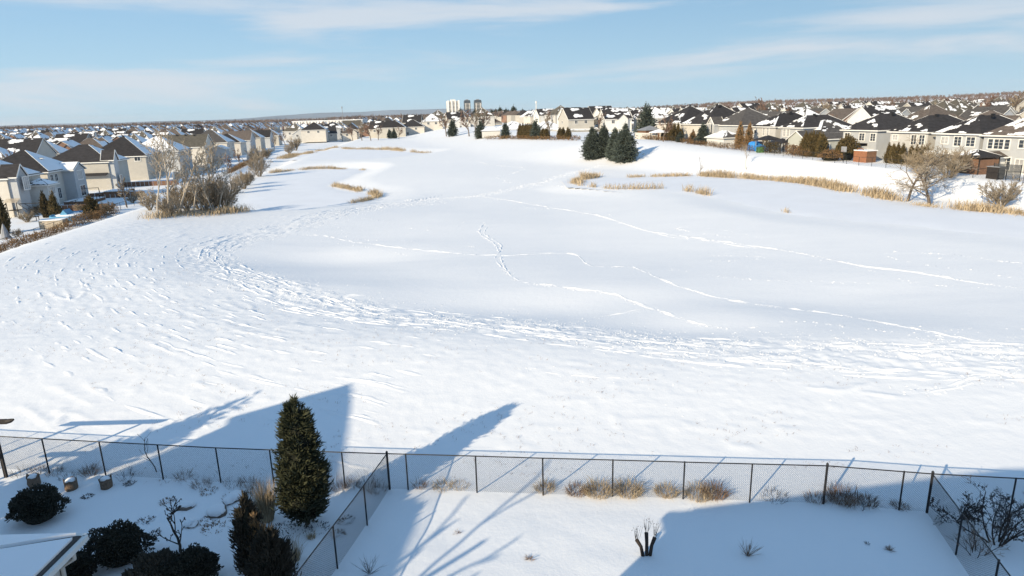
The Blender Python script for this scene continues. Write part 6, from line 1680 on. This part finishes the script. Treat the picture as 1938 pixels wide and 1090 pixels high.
for i, (px, v, w, d, h, lb) in enumerate([(160, 4.0, 5.0, 7.0, 0.55, 'snow-covered wooden deck behind the beige house'), (225, 4.5, 4.5, 6.0, 0.5, 'snowy deck behind the fourth house on the left'), (118, 4.2, 4.0, 4.0, 0.5, 'small snowy deck behind the skylight house')]):
    root = thing('garden_deck', lb, 'deck', lrow(px, v), RZL)
    m = MB(); m.box((0, 0, h / 2), (w, d, h)); m.build('base', M['brown_wood'], root); m = MB(); m.box((0, 0, h + 0.07), (w - 0.2, d - 0.2, 0.12)); m.build('snow_cover', M['roof_snow'], root)
    for k in range(int(d / 1.5) + 1): m = MB(); m.box((w / 2 - 0.05, -d / 2 + 1.5 * k, h + 0.55), (0.09, 0.09, 0.95)); m.build('post', M['dark_wood'], root)
    m = MB(); m.box((w / 2 - 0.05, 0, h + 1.02), (0.1, d, 0.07)); m.build('rail', M['dark_wood'], root)
for i, (px0, px1, v, lb) in enumerate([(330, 425, 7.0, 'cream plank garden fence behind the bare thicket'), (468, 520, 9.0, 'pale plank fence far along the left gardens')]):
    A, B = np.array(lrow(px0, v)), np.array(lrow(px1, v)); root = thing('plank_fence', lb, 'fence', tuple(A), math.atan2((B - A)[1], (B - A)[0])); L = np.linalg.norm((B - A)[:2])
    for k in range(int(L / 2.4) + 1): m = MB(); m.box((k * 2.4, 0, 0.7), (2.34, 0.1, 1.9)); m.build('panel', M['cream'], root)
for i, (px, v, lb) in enumerate([(60, 6, 'snow-topped garden table left of the cedars'), (118, 8, 'snow-topped garden table right of the cedars'), (228, 8.5, 'covered garden seating beside the fourth house'), (245, 9.0, 'dark covered barbecue beside the seating')]):
    root = thing('garden_table', lb, 'table', lrow(px, v), RZL + i)
    m = MB(); m.box((0, 0, 0.72), (1.8, 1.1, 0.08)); m.build('top', M['dark_wood'], root)
    for sx in (-0.75, 0.75):
        for sy in (-0.4, 0.4): m = MB(); m.box((sx, sy, 0.3), (0.08, 0.08, 0.8)); m.build('leg', M['dark_wood'], root)
    m = MB(); lathe(m, [(1.0, 0.77), (0.9, 0.9), (0.02, 0.95)], 12, 0.1, 0, i); [v_.__imul__((0.85, 0.5, 1)) for v_ in m.v]; m.build('snow_cover', M['roof_snow'], root, smooth=True)

# ================================================================== far end and suburb trees
FT = [bare_tree('street_tree', '', '', 370 + i, 7.0, 0.16, kids=(10, 6, 4), spread=(0.6, 0.6, 0.65), ratio=(0.55, 0.5, 0.5), up=(0.03, 0.12, 0.08, 0.04), rmin=0.05, trunk='bark', twig=('twig_red', 'twig', 'twig_red')[i]) for i in range(3)]
for i, (px, py, s, lb) in enumerate([(668, 266, 1.25, 'bare brown tree at the left of the far thicket'), (685, 266, 1.3, 'bare brown tree, second in the far thicket'), (702, 266, 1.25, 'bare brown tree, third in the far thicket'), (716, 265, 1.1, 'bare brown tree at the right of the far thicket'),
                                     (598, 268, 0.9, 'slim bare tree before the yellow-lit far house'), (755, 263, 0.9, 'bare tree before the wide beige far house'), (845, 258, 1.5, 'tall bare tree left of the far dark spruce'), (900, 256, 1.45, 'tallest bare tree below the dark glass towers'), (888, 258, 1.5, 'bare tree left of the tallest one'), (915, 256, 1.5, 'bare tree right of the tallest one'),
                                     (1040, 262, 1.0, 'small bare tree before the middle bungalow'), (1255, 268, 0.9, 'bare tree at the corner of the cream end house')]):
    place_copy(FT[i % 3], USED, G(px, py), i, (s * 1.25, s * 1.25, s * 1.1), lb, 'tree')
for i, (px, py, s, lb) in enumerate([(857, 258, 1.3, 'dark spruce beside the white-gabled far house'), (910, 262, 1.25, 'dark spruce left of the small snowy pavilion'), (957, 262, 1.0, 'blue-grey spruce left of the bungalows'), (1015, 263, 1.1, 'blue-grey spruce between the bungalows'), (738, 262, 0.85, 'left one of two small spruces before the wide beige house'), (746, 262, 0.95, 'right one of two small spruces before the wide beige house'),
                                     (1222, 262, 1.7, 'tall dark spruce behind the garden pavilion'), (478, 262, 0.9, 'dark spruce among the far houses of the left row')]):
    place_copy(SPF[i % 2], USED, G(px, py), i * 2.1, s, lb, 'tree')
for i, (px, dd, s_, lb) in enumerate([(1455, 330, 2.0, 'tall bare tree rising above the roofs behind the blue tarp'), (1470, 350, 1.7, 'bare tree right of the tall one above the roofs'), (1690, 260, 1.5, 'bare tree rising above the black roof of the orange-shed house'), (1850, 240, 1.7, 'tall bare tree above the roofs near the right edge'),
                                     (1925, 230, 1.7, 'tall bare tree above the roofs at the right edge'), (1790, 300, 1.6, 'bare tree above the roofs left of the dark gazebo'), (1240, 500, 1.8, 'bare tree on the skyline above the garden pavilion'), (1560, 300, 1.5, 'bare tree above the sage bungalow'), (1380, 330, 1.5, 'bare tree above the pale grey gabled house')]):
    d_ = ray(px, 200); place_copy(FT[i % 3], USED, gm(d_[0] / d_[1] * dd, dd), i * 1.1, s_, lb, 'tree')
for i, (px, py, s_, lb) in enumerate([(455, 318, 0.9, 'bare tree behind the large bank bush'), (520, 283, 1.0, 'bare tree by the far left fence'), (540, 276, 1.1, 'bare tree where the left row ends'), (575, 270, 1.1, 'bare tree left of the yellow-lit far house'), (240, 392, 0.75, 'small bare tree in the fourth garden on the left'), (430, 330, 0.8, 'small bare tree by the cream plank fence')]):
    place_copy(FT[i % 3], USED, G(px, py), i * 1.3, s_, lb, 'tree')
# a big tree behind the camera whose limbs shade the lawn
put(bare_tree('bare_tree', 'bare tree between the houses whose limbs cast streaks on the lawn', 'tree', 391, 8.0, 0.2, kids=(5, 2), spread=(0.55, 0.5), ratio=(0.55, 0.5), frm=(0.35, 0.4), up=(0.0, 0.06, 0.05), rmin=0.05, ns=(6, 4, 3)), gm(-12.0, 6.8))
place_copy(SPF[0], USED, gm(-24.6, 16.4), 0.4, (0.8, 0.8, 1.1), 'dark spruce just outside the left edge whose pointed shadow falls on the field', 'tree')
hb = 'reddish cedar in the tall hedge before the bungalows'
for i, px in enumerate((985, 990, 995, 1000, 1004, 1008)): place_copy(CD[px % 3], USED, G(px, 262), px, (1.8, 1.8, 1.6), hb + ', ' + ORD[i] + ' from left', 'cedar', 'cedar hedge before the bungalows')
for px, lb in ((1028, 'squat cedar, leftmost of those before the middle bungalow'), (1034, 'squat cedar, second before the middle bungalow'), (1060, 'lone cedar left of the slim one before the right bungalow'), (1066, 'slim cedar before the right bungalow'), (1075, 'cedar nearest the big spruces')):
    place_copy(CD[px % 3], USED, G(px, 263), px, (1.6, 1.6, 1.15), lb, 'cedar')
hedge('garden_shrubbery', 'brown planting along the gardens of the bungalows', G(920, 264), G(1098, 266), 1.3, 2.0, 'hedge_brown', 22, 41, 0.7, 0.08)
o = thing('snowy_pavilion', 'small pavilion with snow-white roof left of the bungalows', 'pavilion', G(930, 259))
m = MB(); m.box((0, 0, 1.2), (8, 6, 2.8)); m.build('wall', M['greige'], o); F, _z = roof_faces(4.6, 3.6, 2.7, 0.45, 'hip'); m = MB()
for f in F.values():
    if np.allclose(f[2], f[3]): m.add(f[:3], None, [[0, 1, 2]])
    else: m.add(f, [[0, 1, 2, 3]])
m.build('roof', M['roof_snow'], o)
TL = [('bare tree among the houses behind the left row', 'street trees behind the left row'), ('bare tree among the houses behind the right row', 'street trees behind the right row'), ('bare tree among the houses beyond the far end', 'street trees beyond the far end')]
rr = random.Random(12); nt = 0
for c in cands[2:NEAR_N]:
    if nt > 235: break
    x_, y_ = c[1] + rr.choice([-1, 1]) * 8.5, c[2] + rr.choice([-1, 1]) * 9.0
    if c[5] == 0 and (x_ - LROW[0]) * LDIR[1] - (y_ - LROW[1]) * LDIR[0] > -16: continue
    if c[5] == 1 and (x_ - RROW[0]) * RDIR[1] - (y_ - RROW[1]) * RDIR[0] < 16: continue
    place_copy(rr.choice(FT), USED, gm(x_, y_), rr.uniform(0, 6), rr.uniform(0.75, 1.35), 'bare tree by the %s house of %s street %s' % (ORD[streets[(c[5], c[6])].index(c)], ORD[snum[(c[5], c[6])]], ENDS[c[5]]), 'tree', TL[c[5]][1]); nt += 1
# ---- woods: one far mass of leafless crowns
rg = np.random.default_rng(55)
def wood_mass(name, label, x, y, H, matn, k=26, wfac=0.06):
    n = len(x); z_ = base_h(x, y)[0]
    m = MB()
    P = np.repeat(np.column_stack([x, y, z_]), k, 0); Hk = np.repeat(H, k)
    a = rg.uniform(0, 6.28, n * k); f = rg.uniform(0, 1, n * k); sp_ = rg.uniform(0, 1, n * k)
    base = P + np.column_stack([np.cos(a) * Hk * 0.25 * sp_, np.sin(a) * Hk * 0.25 * sp_, Hk * (0.05 + 0.5 * f)])
    Dv = np.column_stack([np.cos(a) * 0.6 * sp_ + rg.normal(0, 0.15, n * k), np.sin(a) * 0.6 * sp_ + rg.normal(0, 0.15, n * k), np.ones(n * k)])
    spindles(m, base, Dv, Hk * rg.uniform(0.25, 0.5, n * k), Hk * wfac * rg.uniform(0.4, 1.2, n * k), 0.45)
    tag(m.build(name, M[matn]), label, 'woods', kind='stuff')
n = 8200
y = 330 + 5200 * rg.uniform(0, 1, n) ** 1.9; x = y * rg.uniform(-0.86, 0.86, n)
keep = (rg.uniform(0, 1, n) < np.where(y < 1000, 0.75, 1.0)) & ((y > 560) | (x < -190) | (x > 110))
wood_mass('distant_woods', 'leafless brown woods merging into the horizon', x[keep], y[keep], rg.uniform(8, 12.5, keep.sum()) * np.where(y[keep] > 1300, 1.35, 1.0), 'woods', 13, 0.045)
n = 2200
y = rg.uniform(1500, 3000, n); x = y * rg.uniform(-0.88, 0.4, n)
wood_mass('horizon_tree_line', 'dark line of bare trees closing the left and middle horizon', x, y, rg.uniform(9, 14, n), 'woods', 12, 0.07)
n = 2600
y = rg.uniform(420, 2900, n); x = y * rg.uniform(0.28, 0.88, n)
wood_mass('wooded_rise', 'reddish bare woods on the low rise at the right horizon', x, y, rg.uniform(7, 11, n) * np.where(y > 1500, 1.4, 1.0), 'twig_red', 14, 0.045)
PN = [conifer('pine_tree', '', '', 500 + i, 14.0, [(0, 0.3), (0.3, 0.8), (0.45, 2.6), (0.7, 2.9), (0.9, 1.6), (1, 0.2)] if i else [(0, 1.2), (0.1, 2.2), (0.5, 1.7), (0.8, 0.9), (1, 0.05)], 70, 10, 1.5, 0.3, 'pine', core=0.6, trunk_r=0.25, upturn=0.3, clump=1.0, z0=0.05, sub=0.6) for i in range(2)]
pl = 'dark pine on the skyline around the far towers, %s from left'
for i, px in enumerate([833, 852, 863, 872, 884, 899, 905, 913, 922, 931, 938, 947, 951, 957, 962, 972, 985, 990]):
    dd = 850 + 60 * ((i * 7) % 5); d_ = ray(px, 214); s_ = dd / d_[1]
    place_copy(PN[i % 2], USED, gm(d_[0] * s_, dd), i, 0.8 + 0.25 * ((i * 5) % 4) / 3, pl % ORD[i], 'tree', 'pines round the far towers')
for i, px in enumerate([575, 590, 612, 617, 640, 660]):
    dd = 900 + 50 * ((i * 7) % 5); d_ = ray(px, 222); s_ = dd / d_[1]
    place_copy(PN[0], USED, gm(d_[0] * s_, dd), i, 0.7 + 0.25 * ((i * 5) % 4) / 3, 'dark conifer on the skyline above the long white building, %s from left' % ORD[i], 'tree', 'conifers above the long white building')
# ---- towers
def tower(label, px0, px1, pytop, dist, parts):
    d0, d1 = ray(px0, 214), ray(px1, 214); x0, x1 = d0[0] / d0[1] * dist, d1[0] / d1[1] * dist
    w = x1 - x0; top = CAM_H + (pixof((x0 + x1) / 2, dist, CAM_H)[1] - pytop) / F_PX * dist
    root = thing('apartment_tower', label, 'building', ((x0 + x1) / 2, dist, 0), 0.25)
    parts(root, w * 0.92, top)
def t_light(root, w, h):
    m = MB(); m.box((0, 0, h * 0.47), (w * 0.94, w * 0.6, h * 0.94)); m.build('body', M['concrete'], root)
    for k in range(4): m = MB(); m.box((-w * 0.42 + k * w * 0.28, -w * 0.31, h * 0.48), (w * 0.10, 2.0, h * 0.97)); m.build('pier', M['tower_white'], root)
    for k in range(14):
        m = MB(); m.box((0, -w * 0.302, h * (0.05 + 0.064 * k)), (w * 0.93, 0.6, 1.1)); m.build('window_band', M['tower_glass'], root)
    m = MB(); m.box((0, 0, h * 0.97), (w * 0.35, w * 0.35, h * 0.07)); m.build('penthouse', M['tower_white'], root)
    m = MB(); m.box((-w * 0.55, -w * 0.2, 6), (w * 0.5, w * 0.5, 13)); m.build('podium', M['brick'], root)
def t_dark(root, w, h):
    m = MB(); m.box((0, 0, h * 0.45), (w * 0.96, w * 0.8, h * 0.9)); m.build('body', M['tower_glass'], root)
    for s in (-1, 1): m = MB(); m.box((s * w * 0.3, -w * 0.41, h * 0.42), (w * 0.10, 1.0, h * 0.78)); m.build('pier', M['concrete'], root)
    for k in range(12): m = MB(); m.box((0, -w * 0.402, h * (0.08 + 0.066 * k)), (w * 0.97, 0.5, 0.7)); m.build('floor_band', M['concrete'], root)
    m = MB(); m.box((0, 0, h * 0.93), (w * 0.9, w * 0.7, h * 0.06)); m.build('crown', M['tower_glass'], root); m = MB(); m.box((0, 0, h * 0.975), (w * 0.4, w * 0.4, h * 0.05)); m.build('penthouse', M['grey_paint'], root)
    m = MB(); m.box((0, -w * 0.3, 8), (w * 1.5, w * 0.9, 17)); m.build('podium', M['tower_white'], root)
tower('pale concrete apartment tower, leftmost of the three on the skyline', 845, 871, 190.5, 1500, t_light)
tower('dark glass tower in the middle of the three on the skyline', 878.5, 891, 190, 1550, t_dark)
tower('dark glass tower, rightmost of the three on the skyline', 897.5, 912, 189.5, 1550, t_dark)
def mast(label, px, pytop, dist, r, white):
    d_ = ray(px, 214); x_ = d_[0] / d_[1] * dist; top = CAM_H + (pixof(x_, dist, CAM_H)[1] - pytop) / F_PX * dist
    root = thing('radio_mast', label, 'mast', (x_, dist, 0))
    m = MB(); m.tube([(0, 0, -1), (0, 0, top)], [r, r * 0.6], 8); m.build('pole', M['tower_white' if white else 'grey_paint'], root)
    m = MB(); m.tube([(0, 0, top * 0.9), (0, 0, top)], [r * 1.6, r * 1.6], 8); m.build('antenna', M['tower_white' if white else 'grey_paint'], root)
mast('thin white mast on the skyline right of the towers', 1015, 193, 1100, 0.9, True)
mast('thin grey mast on the skyline left of the towers', 648, 203, 1200, 0.6, False)
d_ = ray(562, 226); d2_ = ray(690, 226); dist = 640
x0, x1 = d_[0] / d_[1] * dist, d2_[0] / d2_[1] * dist
root = thing('long_white_building', 'long low white building with upright ribs before the far woods', 'building', ((x0 + x1) / 2, dist, 1.5), 0.04)
m = MB(); m.box((0, 0, 4.5), (x1 - x0, 30, 10)); m.build('body', M['tower_white'], root)
m = MB(); m.box((0, 0, 9.7), (x1 - x0 + 1, 31, 0.4)); m.build('roof_snow', M['roof_snow'], root)
for k in range(22): m = MB(); m.box((-(x1 - x0) / 2 + (k + 0.5) * (x1 - x0) / 22, -15.2, 4.5), (0.5, 0.5, 9)); m.build('rib', M['grey_paint'], root)
# ---- hills, with the haze blue painted into their colour
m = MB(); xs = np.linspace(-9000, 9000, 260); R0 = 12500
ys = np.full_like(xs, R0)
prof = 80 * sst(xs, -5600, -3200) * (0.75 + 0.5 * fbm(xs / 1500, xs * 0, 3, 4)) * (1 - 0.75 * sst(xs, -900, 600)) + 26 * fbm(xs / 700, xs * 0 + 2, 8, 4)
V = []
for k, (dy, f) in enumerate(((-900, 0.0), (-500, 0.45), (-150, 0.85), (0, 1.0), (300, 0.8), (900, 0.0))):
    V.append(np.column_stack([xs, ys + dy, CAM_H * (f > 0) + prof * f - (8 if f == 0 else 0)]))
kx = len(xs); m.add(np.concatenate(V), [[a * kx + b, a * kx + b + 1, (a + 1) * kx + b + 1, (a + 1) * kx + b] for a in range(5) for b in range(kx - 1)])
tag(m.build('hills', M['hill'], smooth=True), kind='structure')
# ---- haze: one box of even, thin air round the whole scene
hm = bpy.data.materials.new('haze'); hm.use_nodes = True
hn = hm.node_tree; hn.nodes.remove(hn.nodes['Principled BSDF'])
pv = N(hn, 'ShaderNodeVolumePrincipled'); pv.inputs['Color'].default_value = (0.86, 0.93, 1.0, 1); pv.inputs['Density'].default_value = 0.000035; pv.inputs['Anisotropy'].default_value = 0.0
hn.links.new(pv.outputs[0], [n_ for n_ in hn.nodes if n_.type == 'OUTPUT_MATERIAL'][0].inputs['Volume'])
m = MB(); x0, x1, y0, y1, z0, z1 = GX[0] - 60, GX[-1] + 60, GY[0] - 60, GY[-1] + 60, float(Z.min()) - 12, 150.0
m.box(((x0 + x1) / 2, (y0 + y1) / 2, (z0 + z1) / 2), (x1 - x0, y1 - y0, z1 - z0))
tag(m.build('haze', hm), 'thin winter haze over the whole suburb', 'haze', kind='stuff')
